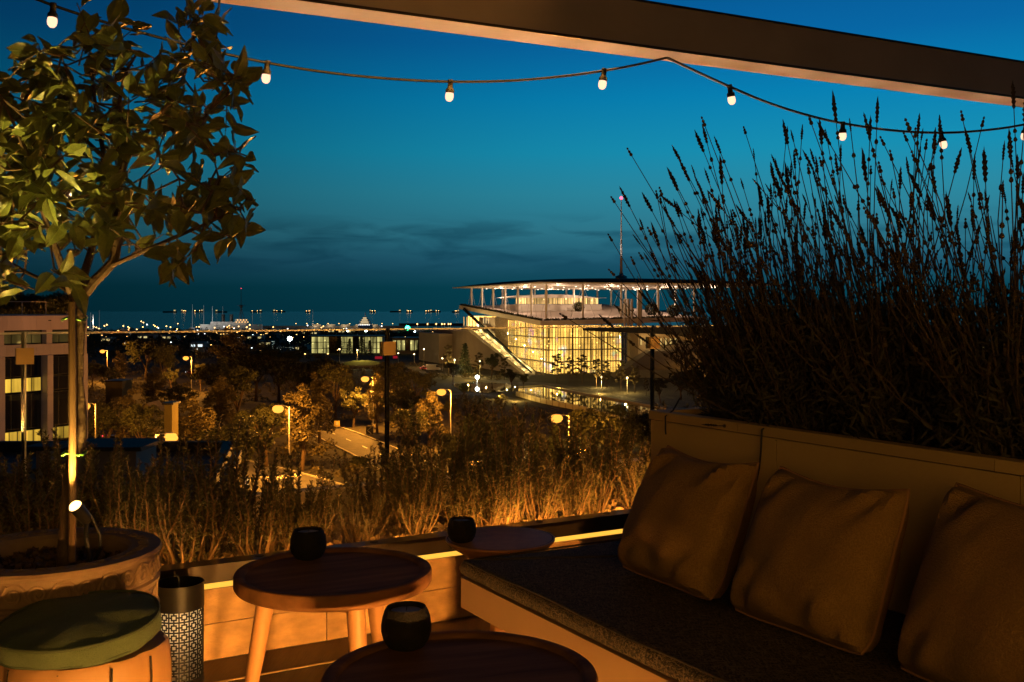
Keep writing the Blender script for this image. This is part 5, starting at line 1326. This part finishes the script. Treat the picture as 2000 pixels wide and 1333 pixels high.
    def ok(px, py):
        a = ((px-180)/215)**2+((py-275)/200)**2 < 1 and not (px < 130 and py < 95); b = ((px-405)/70)**2+((py-380)/115)**2 < 1; c = ((px+10)/130)**2+((py-400)/190)**2 < 1 and py > 140; d = ((px-385)/40)**2+((py-90)/80)**2 < 1
        e = ((px-330)/100)**2+((py-440)/60)**2 < 1; f = ((px-435)/30)**2+((py-175)/45)**2 < 1
        hole = (380 < px < 430 and 280 < py < 330) or ((px-300)/60)**2+((py-350)/45)**2 < 1 and rng.random() < .75
        return (a or b or c or d or e or f) and not hole
    tries = 0
    while len(cl) < 165 and tries < 20000:
        tries += 1; px = rng.uniform(-200, 500); py = rng.uniform(20, 600); dy = rng.uniform(-.36, .3)*(1 if px < 380 else .6)-(.12 if px > 350 else 0)
        if not ok(px, py): continue
        p = B(px, py, dy)
        if all((p-q).length > .05 for q in cl): cl.append(p)
    for q in ((455, 155), (440, 140), (468, 300), (485, 385), (470, 415), (440, 460), (372, 495), (380, 40), (390, 75), (165, 45), (180, 70), (95, 225), (55, 300), (60, 335), (85, 290), (130, 300), (70, 360), (120, 540), (95, 380)): cl.append(B(q[0], q[1], -.26 if q[0] > 300 else (-.33 if q[0] < 140 and q[1] > 200 else -.1)))
    tw = MB(); L = []
    for p in cl:
        b = min(nodes, key=lambda q: (q-p).length); d = (p-b); ln = d.length
        if ln > .015: tw.tube([b, b+d*.5+Vector((0, 0, -.02*ln/.1 if ln > .1 else 0)), p], [.0035, .0028, .0018], 5, cap=False)
        d.normalize(); up = (d+Vector((0, 0, .4))).normalized()
        nl = rng.randint(5, 8); up = (d*.7+Vector((rng.gauss(0, .35), rng.gauss(0, .35), rng.uniform(-.1, .6)))).normalized(); tl_ = rng.uniform(.08, .14)
        tip = p+up*tl_*.5; tw.tube([p-up*tl_*.5, p, tip], [.0026, .002, .0014], 5, cap=False); tw.tube([p, p-up*tl_*.5], .0022, 4, cap=False)
        for i in range(nl):
            a = i*2.4+rng.uniform(-.5, .5); x = up.orthogonal().normalized(); y = up.cross(x)
            side = x*math.cos(a)+y*math.sin(a); spread = rng.uniform(.5, 1.25)*(1 if i < nl-1 else .25); ld = (up*math.cos(spread)+side*math.sin(spread)+Vector((0, 0, rng.uniform(-.5, .1)))).normalized()
            base = tip-up*tl_*(1-i/max(1, nl-1)); nrm = (up-ld*up.dot(ld)).normalized()*.7+Vector((rng.gauss(0, .5), rng.gauss(0, .5), .5)); nrm = nrm-ld*nrm.dot(ld); nrm.normalize()
            xx = ld.cross(nrm).normalized(); zz = xx.cross(ld); s = rng.uniform(.054, .088)
            tp = base+ld*s; tpx = 1000+F*tp.x/tp.y; tpy = HY-(tp.z-E)*F/tp.y
            if tpx > 512 or (tpx < 135 and tpy < 66): continue
            mw = Matrix((xx*s, ld*s, zz*s)).transposed().to_4x4(); mw.translation = base+ld*.012; L.append((mw, rng.choice(variants)))
    part('twigs', tw, bark, root, True)['kind'] = 'stuff'
    L.sort(key=lambda q: q[0].translation.y); o0 = Matrix.Translation(-root.location)
    for mw, me in L[:300]: inst('leaf', me, root, mw=o0 @ mw)
    big = MB()
    for mw, me in L[300:]: big.add([mw @ v.co for v in me.vertices], [tuple(p.vertices) for p in me.polygons])
    part('leaf_mass', big, leafm, root, True, 'stuff')
build_citrus()
def build_spot():
    c = P(154, 997, 2.93); root = thing('garden_spotlight', 'small bright spotlight on a spike in the carved pot shining up the trunk', 'spotlight', (c.x, c.y, PZ-.07))
    ax = Vector((-.30, -.58, .76)).normalized(); R = ax.to_track_quat('Z', 'Y').to_matrix()
    part('lamp_head', MB().lathe([(.010, -.05), (.017, -.045), (.019, 0), (.019, .018), (.0165, .018), (.016, .006)], 16, c, R=R), M['blacksteel'], root, True)
    part('lens', MB().lathe([(.0185, .0185), (.014, .026), (0, .030)], 16, c, R=R), emis('spot_lens_glow', (1, .62, .2), 5), root)
    part('stake', MB().tube([c-ax*.04, Vector((c.x+.02, c.y, c.z-.08)), Vector((c.x+.035, c.y+.02, PZ-.075))], .007, 7), M['blacksteel'], root)
    part('cable', MB().tube([c-ax*.045, P(180, 1010, 2.95), P(195, 1045, 2.96), P(196, 1075, 2.97), P(185, 1092, 2.98)], .0045, 7), M['black_rubber'], root, True)
    lamp('spot_beam', 'SPOT', c+ax*.04, 62, (1, .58, .12), .012, rot=(Vector((-.22, -.06, .95)).to_track_quat('-Z', 'Y')).to_euler(), spot_size=math.radians(75), spot_blend=.5)
build_spot()
def build_added_spot():
    c = Vector((-1.72, 1.85, .14)); root = thing('garden_spotlight', 'floor spotlight added out of view left of the log stool to light the citrus crown', 'spotlight', (c.x, c.y, 0))
    ax = (P(62, 330, 2.68)-c).normalized(); R = ax.to_track_quat('Z', 'Y').to_matrix()
    part('lamp_head', MB().lathe([(.02, -.07), (.03, -.06), (.034, 0), (.034, .03), (.03, .03), (.028, .01)], 16, c, R=R), M['blacksteel'], root, True)
    part('lens', MB().lathe([(.028, .012), (.02, .018), (0, .02)], 16, c, R=R), emis('floor_lens_glow', (1, .6, .2), 20), root)
    part('stand', MB().tube([(c.x, c.y, 0), (c.x, c.y, c.z-.02)], .01, 8), M['blacksteel'], root); part('foot', MB().lathe([(.08, 0), (.08, .012), (0, .016)], 24, (c.x, c.y, 0)), M['blacksteel'], root)
    lamp('added_spot_beam', 'SPOT', c+ax*.04, 420, (1, .70, .16), .02, rot=ax.to_track_quat('-Z', 'Y').to_euler(), spot_size=math.radians(15), spot_blend=.6)  # unseen spotlight added to light the left leaf cluster
build_added_spot()

# ---- log stool and its cushion
def build_stool():
    c = Vector((-1.085, 2.6, 0)); wood = mat('stool_wood', (.27, .145, .055), .6, .3, 5, .4, 22, stretch=(1, 1, .2))
    root = thing('log_stool', 'barrel-shaped solid wood stool with drying cracks under a green cushion', 'stool', c)
    n = 56; mb = MB(); vs = []; prof = [(.165, 0), (.185, .05), (.2, .14), (.207, .24), (.207, .34), (.202, .385), (.192, .397)]
    for r, z in prof:
        for j in range(n):
            a = 2*pi*j/n; cr = .0
            for a0, w in ((-.9, .03), (-1.5, .03), (-.35, .025), (-2.2, .03), (.4, .03), (2.5, .03)):
                d = (a-a0+pi) % (2*pi)-pi
                if abs(d+.04*math.sin(z*20)) < .06: cr = .008
            rr = r*(1+.012*math.sin(3*a+1)+.008*math.sin(7*a))-cr; vs.append(c+Vector((rr*math.cos(a), rr*math.sin(a), z)))
    k = len(prof); mb.add(vs, [(i*n+j, i*n+(j+1) % n, (i+1)*n+(j+1) % n, (i+1)*n+j) for i in range(k-1) for j in range(n)]+[tuple(range((k-1)*n, k*n)), tuple(range(n-1, -1, -1))]); part('log', mb, wood, root, True)
    cr = MB()
    for a in (-.9, -1.5, -.35, -2.2): cr.tube([c+Vector((r_*math.cos(a+.03*math.sin(z*20)), r_*math.sin(a+.03*math.sin(z*20)), z)) for r_, z in ((.199, .13), (.2055, .24), (.205, .34), (.199, .388))], [.001, .002, .003, .003], 5)
    part('crack', cr, M['soil'], root)
    g = weave('green_cloth', (.10, .135, .065), (.07, .10, .045), 420); g2 = mat('green_piping', (.05, .07, .035), .8, .1, 10)
    q = thing('seat_cushion', 'round green cloth cushion with piped edge resting on the log stool', 'cushion', c+Vector((-.012, 0, .398)))
    mb = MB(); vs = []; R = .193; nr = 64
    prof = [(0, .104), (.03, .104), (.06, .103), (.09, .101), (.12, .097), (.145, .092), (.165, .087), (.182, .080), (R, .074), (R+.003, .066), (R+.004, .045), (R+.002, .018), (R-.006, .006), (.16, .0), (0, .0)]
    tl = Matrix.Rotation(.10, 3, 'X') @ Matrix.Rotation(-.035, 3, 'Y') @ Matrix.Diagonal((1, 1, .64)); cc = c+Vector((-.012, 0, .412))
    for r, z in prof:
        for j in range(nr):
            a = 2*pi*j/nr; f = 1+.012*math.sin(5*a+z*30)*(r > .15)+.01*math.sin(11*a)*(r > .18); wz = (.006*math.sin(3*a)+.004*math.sin(8*a+1))*(min(1, max(0, r-.05)/.08) if z > .05 else .4) ; sag = -.012*max(0, math.sin(a+2.1)) if z < .05 else 0
            vs.append(cc+tl @ Vector((r*f*math.cos(a), r*f*math.sin(a), z+wz+sag)))
    k = len(prof); mb.add(vs, [(i*nr+(j+1) % nr, i*nr+j, (i+1)*nr+j, (i+1)*nr+(j+1) % nr) for i in range(k-1) for j in range(nr)]); part('cover', mb, g, q, True)
    def rim(z, rr, rad): return MB().tube([cc+tl @ Vector((rr*(1+.012*math.sin(5*a+z*30))*math.cos(a), rr*(1+.012*math.sin(5*a+z*30))*math.sin(a), z+.003*math.sin(3*a))) for a in np.linspace(0, 2*pi, 65)], rad, 6)
    part('piping', rim(.0765, R+.002, .0042), g2, q, True); part('piping', rim(.010, R-.001, .004), g2, q, True)
build_stool()

# ---- pierced metal lantern
def build_lantern():
    c = Vector((-1.112, 3.42, 0)); R = .079; H = .335; root = thing('metal_lantern', 'black pierced metal cylinder lantern glowing inside with a square fretwork pattern', 'lantern', c)
    bm_ = M['blacksteel']
    sh = MB(); n = 15; s = 2*pi*R/n; rows = int((H-.075)/s); z0 = .022
    def bar(u0, u1, v0, v1):
        for k in range(1):
            vs = []
            for rr in (R, R-.0018):
                for u, v in ((u0, v0), (u1, v0), (u1, v1), (u0, v1)):
                    a = u/R; vs.append(c+Vector((rr*math.cos(a), rr*math.sin(a), z0+v)))
            sh.add(vs, [(0, 1, 2, 3), (7, 6, 5, 4), (0, 4, 5, 1), (1, 5, 6, 2), (2, 6, 7, 3), (3, 7, 4, 0)])
    t = s*.075
    for i in range(n):
        bar(i*s-t, i*s+t, 0, rows*s)
        for j in range(rows):
            cu, cv = (i+.5)*s, (j+.5)*s
            for u0, u1, v0, v1 in ((-.3, .3, -.3, -.16), (-.3, .3, .16, .3), (-.3, -.16, -.16, .16), (.16, .3, -.16, .16), (-.5, -.3, -.075, .075), (.3, .5, -.075, .075), (-.075, .075, -.5, -.3), (-.075, .075, .3, .5)):
                bar(cu+u0*s, cu+u1*s, cv+v0*s, cv+v1*s)
    for i in range(n):
        for j in range(rows+1): bar(i*s, (i+.5)*s, j*s-t, j*s+t); bar((i+.5)*s, (i+1)*s, j*s-t, j*s+t)
    part('fretwork', sh, bm_, root, kind='stuff')
    zt = z0+rows*s
    part('top_band', MB().lathe([(R-.002, zt-.001), (R+.0015, zt-.001), (R+.0015, H), (R-.002, H), (R-.002, zt-.001)], 48, c), bm_, root, True)
    part('base', MB().lathe([(R+.0015, 0), (R+.0015, z0+.002), (R-.003, z0+.002), (0, z0)], 48, c), bm_, root, True)
    part('inner_lid', MB().lathe([(R-.003, zt+.004), (0, zt+.006)], 32, c), bm_, root)
    tl = bpy.data.materials.new('lantern_liner'); tl.use_nodes = True; N = tl.node_tree.nodes; N.clear(); tb = N.new('ShaderNodeBsdfTranslucent'); tb.inputs[0].default_value = (.85, .8, .7, 1); oo = N.new('ShaderNodeOutputMaterial'); tl.node_tree.links.new(tb.outputs[0], oo.inputs[0])
    part('liner', MB().lathe([(R-.006, z0+.003), (R-.006, zt-.002)], 40, c), tl, root, True)
    b = part('bulb', MB().lathe([(0, .185), (.012, .19), (.017, .205), (.012, .22), (0, .226)], 12, c), emis('lantern_bulb_glow', (1, .68, .3), 12), root, True)
    lamp('lantern_light', 'POINT', c+Vector((0, 0, .205)), 0.5, (1, .60, .24), .02, root)
    part('hook', MB().tube([c+Vector((.0, 0, zt+.005)), c+Vector((0, 0, H+.012)), c+Vector((-.006, 0, H+.022)), c+Vector((-.014, 0, H+.02)), c+Vector((-.015, 0, H+.034))], .0032, 7), bm_, root, True)
build_lantern()

# ---- round tables
WOOD = mat('table_wood', (.20, .092, .036), .75, .5, 2.2, .12, 14, stretch=(1, 8, 8), spec=.15); LEGW = mat('table_leg_wood', (.44, .22, .085), .5, .25, 3, .15, 14, stretch=(6, 6, .8), spec=.35)
def round_table(name, c, R, H, label, angs, rot):
    c = Vector((c[0], c[1], 0)); root = thing(name, label, 'table', c, 'round wooden coffee tables')
    top = MB().lathe([(0, H-.052), (R-.02, H-.052), (R-.006, H-.046), (R, H-.036), (R, H-.008), (R-.003, H-.002), (R-.008, H), (R-.026, H), (R-.031, H-.003), (R-.036, H-.011), (0, H-.011)], 96)
    me = top.mesh('tabletop', [WOOD], (0, 0, 0), True); inst('tabletop', me, root, (0, 0, 0), (0, 0, rot))
    tops = []
    for a in angs:
        d = Vector((math.cos(a), math.sin(a), 0)); p0 = d*(R*.66)+Vector((0, 0, H-.052)); p1 = d*(R*.86)
        part('leg', MB().tube([c+p0, c+p0*.5+p1*.5, c+p1], [.029, .026, .017], 14), LEGW, root, True); tops.append(c+p0)
    for a, b in zip(tops, tops[1:]+tops[:1]): part('rail', MB().beam(a+Vector((0, 0, -.018)), b+Vector((0, 0, -.018)), .022, .034), LEGW, root)
    return root
round_table('coffee_table', (-.566, 3.255), .31, .42, 'round wooden table with raised rim and splayed legs before the hedge', (math.radians(193), math.radians(-62), math.radians(62)), .5)
round_table('coffee_table', (-.1176, 2.33), .313, .42, 'nearest round wooden table, cut by the bottom edge beside the bench', (math.radians(150), math.radians(35), math.radians(-90)), .3)
def side_table():
    c = Vector((-.0425, 3.70, 0)); H = .42; R = .198; root = thing('side_table', 'small side table with a shallow bowl-like top behind the bench corner', 'table', c)
    part('tabletop', MB().lathe([(0, H-.085), (.06, H-.083), (.12, H-.062), (.175, H-.028), (R, H-.006), (R, H), (R-.006, H+.001)], 72, c), LEGW, root, True)
    part('top_plate', MB().lathe([(R-.007, H-.001), (R-.007, H+.0015), (R-.02, H-.001), (0, H-.002)], 72, c), mat('dark_plate', (.012, .010, .009), .9, .2, 8, spec=.05), root, True)
    part('pedestal', MB().lathe([(.11, 0), (.11, .015), (.04, .05), (.03, .2), (.05, H-.084)], 32, c), LEGW, root, True)
side_table()
def candle(p, r, h, lab):
    p = Vector(p); root = thing('candle_holder', lab, 'candle holder', p, 'dark bowl candle holders'); dk = mat('coconut_shell', (.008, .006, .005), .8, .4, 30, .6, 160)
    part('bowl', MB().lathe([(r*.5, 0), (r*.72, h*.06), (r*.9, h*.22), (r*.99, h*.42), (r, h*.55), (r*.95, h*.75), (r*.85, h*.92), (r*.77, h), (r*.70, h*.97), (r*.66, h*.8), (0, h*.76)], 40, p, jit=.004), dk, root, True)
    part('candle', MB().lathe([(r*.62, h*.77), (r*.63, h*.90), (r*.55, h*.915), (0, h*.9)], 32, p), mat('candle_wax', (.33, .28, .22), .5, .1, 5), root, True)
    part('wick', MB().tube([p+Vector((0, 0, h*.9)), p+Vector((.002, 0, h*.9+.012))], .0012, 5), M['blacksteel'], root)
candle((-.684, 3.437, .409), .061, .098, 'dark bowl candle holder on the table before the hedge'); candle((-.262, 2.535, .409), .0625, .102, 'dark bowl candle holder on the nearest table, a twig beside its rim'); candle((-.178, 3.63, .4215), .052, .082, 'dark bowl candle holder at the left of the bowl-topped side table')

# ---- built-in bench, cushion, pillows, planter wall
BU0, BU1, BV0, BV1 = -.615, .133, -.738, -4.3
def build_bench():
    wd = mat('bench_paint', (.5, .31, .16), .55, .08, 3, .1, 25); root = thing('bench', 'low built-in bench with smooth painted apron before the planter wall', 'bench', T(BU0, BV0, 0))
    part('apron', tbox(MB(), BU0, BU0+.03, BV1, BV0, .286, .382), wd, root); part('apron', tbox(MB(), BU0+.0305, BU1, BV0-.03, BV0-.0005, .287, .3815), wd, root)
    part('seat_board', tbox(MB(), BU0+.031, BU1, BV1, BV0-.031, .352, .381), wd, root)
    for v in (-.95, -2.4, -3.9): part('leg', tbox(MB(), BU0+.09, BU0+.2, v-.11, v, 0, .351), wd, root); part('leg', tbox(MB(), BU1-.2, BU1-.1, v-.11, v, 0, .351), wd, root)
    cl = weave('bench_weave', (.17, .125, .07), (.02, .017, .014), 190, .9)
    q = thing('bench_cushion', 'dark woven seat cushion covering the whole bench', 'cushion', T(BU0, BV0, .383))
    z0, z1 = .386, .437; mb = MB(); prof = [(.012, z0), (.001, z0+.008), (-.004, z0+.026), (0, z1-.012), (.008, z1-.003), (.02, z1)]
    vs = []; n = 40
    def outline(ins):
        pts = []; a, b, c_, d = BU0+ins, BU1-.004, BV0-ins, BV1
        for i in range(n+1): pts.append((a, d+(c_-d)*i/n))
        for i in range(1, 15): pts.append((a+(b-a)*i/14, c_))
        return pts
    rings = []
    for ins, z in prof:
        o = outline(ins); rings.append([T(u, v, z+(.003*math.sin(v*9+u*5) if z > z1-.02 else 0)) for u, v in o])
    m_ = len(rings[0])
    for r in rings: vs += r
    mb.add(vs, [(i*m_+j+1, i*m_+j, (i+1)*m_+j, (i+1)*m_+j+1) for i in range(len(rings)-1) for j in range(m_-1)])
    # top sheet
    g = []; nu, nv = 16, 60
    for i in range(nv+1):
        for j in range(nu+1):
            v = (BV0-.02)+(BV1-BV0+.02)*i/nv; u = BU0+.02+(BU1-.004-BU0-.02)*j/nu; e = min(1, min(j/1.5, i/1.5)); g.append(T(u, v, z1+.003*math.sin(v*9+u*5)+e*(.004+.003*math.sin(u*13)*math.sin(v*7))))
    mb.add(g, [(i*(nu+1)+j, i*(nu+1)+j+1, (i+1)*(nu+1)+j+1, (i+1)*(nu+1)+j) for i in range(nv) for j in range(nu)])
    part('cover', mb, cl, q, True)
    pp = mat('cushion_piping', (.05, .04, .03), .85, .2, 20)
    part('piping', MB().tube([T(BU0+.008, BV1, z1-.002)]+[T(BU0+.008, BV1+(BV0-BV1-.008)*i/20, z1-.001+.003*math.sin((BV1+(BV0-BV1)*i/20)*9)) for i in range(1, 21)]+[T(BU0+.008+(BU1-BU0-.02)*i/8, BV0-.008, z1-.001) for i in range(1, 9)], .0035, 6), pp, q, True)
    part('seam', MB().tube([T(BU0+.03+.71*i/10, BV0-.03-.33*i/10, z1+.006) for i in range(11)], .003, 5), pp, q, True)
build_bench()
PIL = weave('pillow_cloth', (.37, .215, .065), (.29, .165, .05), 360, .9); PIP = mat('pillow_piping', (.33, .17, .07), .85, .1, 10)
def pillow(vc, rot, lean, seed, lab, W=.43, Hh=.415, th=.118):
    rng = random.Random(seed); n = 26
    base = T(-.248, vc, .443); wv = (Matrix.Rotation(rot, 3, 'Z') @ (-NV)); fw = wv.cross(Vector((0, 0, 1))); fw = -fw if fw.dot(RV) > 0 else fw     # fw faces the viewer
    up = (Vector((0, 0, 1))*math.cos(lean)-fw*math.sin(lean)); nm = (fw*math.cos(lean)+Vector((0, 0, 1))*math.sin(lean))
    root = thing('pillow', lab, 'pillow', base, 'orange-brown cushions leaning on the planter wall')
    ph = [rng.uniform(0, 6) for _ in range(6)]
    def pt(i, j, side):
        s, t = 2*i/n-1, 2*j/n-1
        pin = .035; q_ = 1-.05*(s*s*t*t)**2; x = s*(1-pin*(1-t*t))*q_; y = t*(1-pin*(1-s*s))*q_
        # squashed lower corners and slumped top
        b = (max(0, 1-s**2)*max(0, 1-t**2))
        z = th*(b**.31)*(1.0+.22*(-t))+ .0
        edge = 1-max(abs(s), abs(t))
        wr = .006*math.sin(7*s+3*t+ph[0])*math.sin(5*t-2*s+ph[1])*min(1, edge*4)+.016*math.exp(-((abs(s)-.75)**2+(abs(t)-.8)**2)*9)*math.sin(14*(s-t*.6)+ph[2])*min(1, edge*6)+.005*math.exp(-((t+.72)**2)*14)*math.sin(6*s+ph[3]+4*t)*min(1, edge*5)
        yy = (y+1)*.5*Hh; sl = -.03*(1-s*s)*max(0, t)**2
        fl = .018*max(0, -t-.75)*4*abs(s)**3
        return base+wv*(x*W/2)+up*(yy+sl)+nm*((z+wr)*side*(1 if side > 0 else .75)+fl)
    mb = MB(); vs = []
    for side in (1, -1):
        for i in range(n+1):
            for j in range(n+1): vs.append(pt(i, j, side))
    K = (n+1)**2; W1 = n+1
    fs = [(i*W1+j, (i+1)*W1+j, (i+1)*W1+j+1, i*W1+j+1) for i in range(n) for j in range(n)]; fs += [tuple(K+x for x in reversed(f)) for f in fs]
    mb.add(vs, fs); part('cover', mb, PIL, root, True)
    ring = [(i, 0) for i in range(n)]+[(n, j) for j in range(n)]+[(i, n) for i in range(n, 0, -1)]+[(0, j) for j in range(n, 0, -1)]
    r = [(pt(i, j, 1)+pt(i, j, -1))/2 for i, j in ring]; part('piping', MB().tube(r+[r[0]], .0042, 6), PIP, root, True)
pillow(-1.335, -.02, .40, 1, 'orange-brown pillow at the far end of the bench, by the wall end'); pillow(-1.845, .02, .38, 2, 'middle orange-brown pillow of three with a slumped top edge'); pillow(-2.395, -.03, .39, 3, 'nearest orange-brown pillow, cut off by the picture edge', W=.5, Hh=.45)

WU, WV, WZ = .135, -.76, .885
def build_wall():
    root = thing('planter_wall', 'tall pale plastered planter wall behind the bench with a capped rim', 'planter', T(WU, WV, 0))
    part('core', tbox(MB(), WU+.012, WU+.76, -4.4, WV-.005, 0, WZ-.14), M['plaster'], root)
    v = WV
    for w in (.62, .8, .8, .8, .6): part('wall_panel', tbox(MB(), WU, WU+.0115, v-w+.003, v, .02, WZ-.034), M['plaster'], root); v -= w
    part('end_panel', tbox(MB(), WU+.0125, WU+.76, WV-.0045, WV, .02, WZ-.034), M['plaster'], root)
    part('back_panel', tbox(MB(), WU+.745, WU+.76, -4.4, WV-.006, WZ-.139, WZ-.034), M['plaster'], root)
    v = WV+.004
    for w in (.46, .9, .7, .9, .7): part('cap_rail', tbox(MB(), WU-.006, WU+.04, v-w+.0025, v, WZ-.03, WZ), M['plaster'], root); v -= w
    part('cap_rail', tbox(MB(), WU+.041, WU+.765, WV-.04, WV+.004, WZ-.03, WZ), M['plaster'], root); part('cap_rail', tbox(MB(), WU+.72, WU+.765, -4.4, WV-.041, WZ-.03, WZ), M['plaster'], root)
    part('soil', tbox(MB(), WU+.042, WU+.718, -4.4, WV-.042, WZ-.13, WZ-.02), M['soil'], root)
    def wire(lab, pts): o = thing('hanging_wire', lab, 'cable', pts[0]); part('wire', MB().tube(pts, .0028, 6), M['black_rubber'], o, True); return o
    X = WU-.012
    wire('thin black wire hanging down the wall behind the middle pillow', [T(WU+.06, -1.34, WZ+.03), T(WU+.02, -1.335, WZ+.008), T(X, -1.33, WZ-.01), T(X, -1.325, WZ-.08), T(X, -1.318, WZ-.13), T(X-.001, -1.305, WZ-.18), T(X, -1.30, WZ-.22)])
    wire('short black wire end over the planter rim near the glass joint', [T(WU+.05, -.86, WZ+.05), T(WU+.02, -.858, WZ+.006), T(X, -.857, WZ-.012), T(X, -.857, WZ-.06), T(X, -.859, WZ-.075)])
build_wall()

# ---- lavender
def build_lavender():
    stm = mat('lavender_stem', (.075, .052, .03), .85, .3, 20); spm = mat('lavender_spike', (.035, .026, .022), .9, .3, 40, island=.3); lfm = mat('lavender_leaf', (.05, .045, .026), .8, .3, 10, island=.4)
    rng = random.Random(11); nr = np.random.default_rng(12)
    spikes = []
    for k in range(3):
        mb = MB(); n = 13; prof = []
        for i in range(n):
            t = i/(n-1); env = (.35+.65*math.sin(pi*min(1, t*.9+.12)))*(1 if k != 2 else .8); prof.append((.0074*env*(1.0 if i % 2 else .5), t*(.068, .085, .06)[k]))
        prof = [(0, -.001)]+prof+[(0, prof[-1][1]+.004)]
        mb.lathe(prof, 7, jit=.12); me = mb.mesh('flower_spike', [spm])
        spikes.append(me)
    small = MB().lathe([(0, 0), (.005, .003), (.0065, .008), (.003, .014), (0, .016)], 6, jit=.1)
    for bi, (u, v, sc, lab) in enumerate(((.42, -1.0, 0.86, 'leftmost lavender bush leaning out over the wall end'), (.62, -1.0, 1.0, 'lavender bush at the back of the planter near its end'), (.33, -1.3, 1.0, 'lavender bush above the wire and the middle pillow'), (.64, -1.38, 1.0, 'tall lavender bush at the back behind the middle pillow'),
        (.35, -1.66, .93, 'lavender bush above the gap right of the middle pillow'), (.63, -1.8, 1.0, 'tallest lavender bush at the back towards the right'), (.36, -2.02, .82, 'lavender bush above the nearest pillow'), (.62, -2.25, .86, 'rightmost lavender bush at the back'), (.36, -2.5, .72, 'lavender bush closest to the viewer'))):
        zb = WZ-.02; root = thing('lavender_bush', lab, 'lavender', T(u, v, zb), 'lavender bushes in the raised planter')
        mb = MB(); leaves = []
        ns = 150
        for i in range(ns):
            a = rng.uniform(0, 2*pi); tilt = abs(rng.gauss(0, .38)); L = (rng.uniform(.40, .92) if i < 62 else rng.uniform(.25, .62))*sc*(1-.18*tilt)
            hz = RV*math.cos(a)+NV*math.sin(a)
            d = (hz*math.sin(tilt)+Vector((0, 0, math.cos(tilt)))+(NV*.24-RV*.2)*(1.15 if bi == 0 else 1.0 if bi < 3 else .5)).normalized()
            p0 = T(u, v, zb)+hz*rng.uniform(0, .15)
            cur = Vector((rng.gauss(0, .12), rng.gauss(0, .12), .12)); pts = []
            for t in (0, .2, .4, .6, .8, 1): pts.append(p0+d*(L*t)+cur*(t*t*L)+Vector((rng.gauss(0, .006), rng.gauss(0, .006), 0))*(0 < t < 1))
            if tilt < .5 or i % 2 == 0:
                mb.tube(pts, [.0032, .0028, .0024, .002, .0017, .0013], 5, cap=False)
                if i < 46:
                    ax = (pts[-1]-pts[-2]).normalized(); q = ax.to_track_quat('Z', 'Y'); mw = Matrix.Translation(pts[-1]-root.location) @ q.to_matrix().to_4x4() @ Matrix.Scale(rng.uniform(.55, 1.2), 4)
                    inst('flower_spike', spikes[i % 3], root, mw=mw)
                    for _ in range(2):
                        tt = rng.uniform(.82, .97); pp = pts[-1]*((tt-.8)*5)+pts[-2]*(1-(tt-.8)*5); R = q.to_matrix(); mb.add([pp+R @ Vector(x) for x in small.v], small.f)
                elif i < 110:
                    ax = (pts[-1]-pts[-2]).normalized(); R = ax.to_track_quat('Z', 'Y').to_matrix()
                    for kk in range(3): mb.add([pts[-1]+ax*(.013*kk)+R @ Vector(x)*(1-.2*kk) for x in small.v], small.f)
            # side leaves low on the stem
            pa = [np.array(p) for p in pts]
            for _ in range(42):
                t = nr.uniform(0, 2.7)**1.0; j = int(t); q = pa[j]*(1-t+j)+pa[j+1]*(t-j); dd = nr.normal(size=3)+np.array([0, 0, .9]); dd /= np.linalg.norm(dd); s = np.cross(dd, nr.normal(size=3)); s /= np.linalg.norm(s); LL = nr.uniform(.025, .055)
                q = q+nr.normal(size=3)*.018; leaves.append([q, q+dd*LL*.5+s*.0032, q+dd*LL, q+dd*LL*.5-s*.0032])
        for _ in range(1500 if bi else 900):
            dd = nr.normal(size=3); dd /= np.linalg.norm(dd); r = nr.uniform(.2, 1)**.5; q = np.array(T(u, v, zb+.16))+dd*r*np.array([.26, .26, .26]); q[2] = max(q[2], zb+.01)
            dd = nr.normal(size=3)+np.array([0, 0, .8]); dd /= np.linalg.norm(dd); s = np.cross(dd, nr.normal(size=3)); s /= np.linalg.norm(s); LL = nr.uniform(.03, .07); leaves.append([q, q+dd*LL*.5+s*.0042, q+dd*LL, q+dd*LL*.5-s*.0042])
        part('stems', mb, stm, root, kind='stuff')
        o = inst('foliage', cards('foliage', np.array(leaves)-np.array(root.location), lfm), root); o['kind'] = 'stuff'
build_lavender()

# ================================================================== bar and banquette added behind the viewer; they warm the terrace and block sky
def build_bar():
    root = thing('added_bar_facade', 'dark bar front added behind the viewer, its glowing windows lighting the terrace', 'building', T(0, -6.6, 0)); dk = mat('bar_wall', (.06, .05, .04), .8, .2, 1)
    part('wall', tbox(MB(), -6.5, 6, -7.4, -6.6, .0, 3.6), dk, root)  # added to block the low sky behind the viewer
    g = emis('bar_fill_glow', (1, .50, .085), 3.4)  # panes put in as the warm fill light
    for u in (-5.0, -3.4, -1.8): 
        w = part('window', tbox(MB(), u-.7, u+.7, -6.59, -6.55, .9, 2.7), M['blacksteel'], root); part('pane', tbox(MB(), u-.62, u+.62, -6.548, -6.535, .98, 2.62), g, w)
    b = thing('banquette', 'low dark banquette added behind the viewer for its light strip', 'bench', T(-2.2, -4.4, 0))
    part('base', tbox(MB(), -4.6, .6-1.4, -4.9, -4.35, .05, .36), dk, b); part('seat', tbox(MB(), -4.65, .65-1.4, -4.95, -4.3, .361, .44), M['black_rubber'], b)
    part('led_strip', tbox(MB(), -.92, -.70, -4.349, -4.335, .07, .10), emis('added_strip_glow', (1, .44, .09), 8500), b); part('led_strip', tbox(MB(), -1.5, -1.25, -4.349, -4.335, .07, .10), bpy.data.materials['added_strip_glow'], b); part('light_shield_lip', tbox(MB(), -4.65, -.75, -4.349, -4.1, .115, .135), dk, b)  # added strips, and a lip shaped to keep their light low
build_bar()
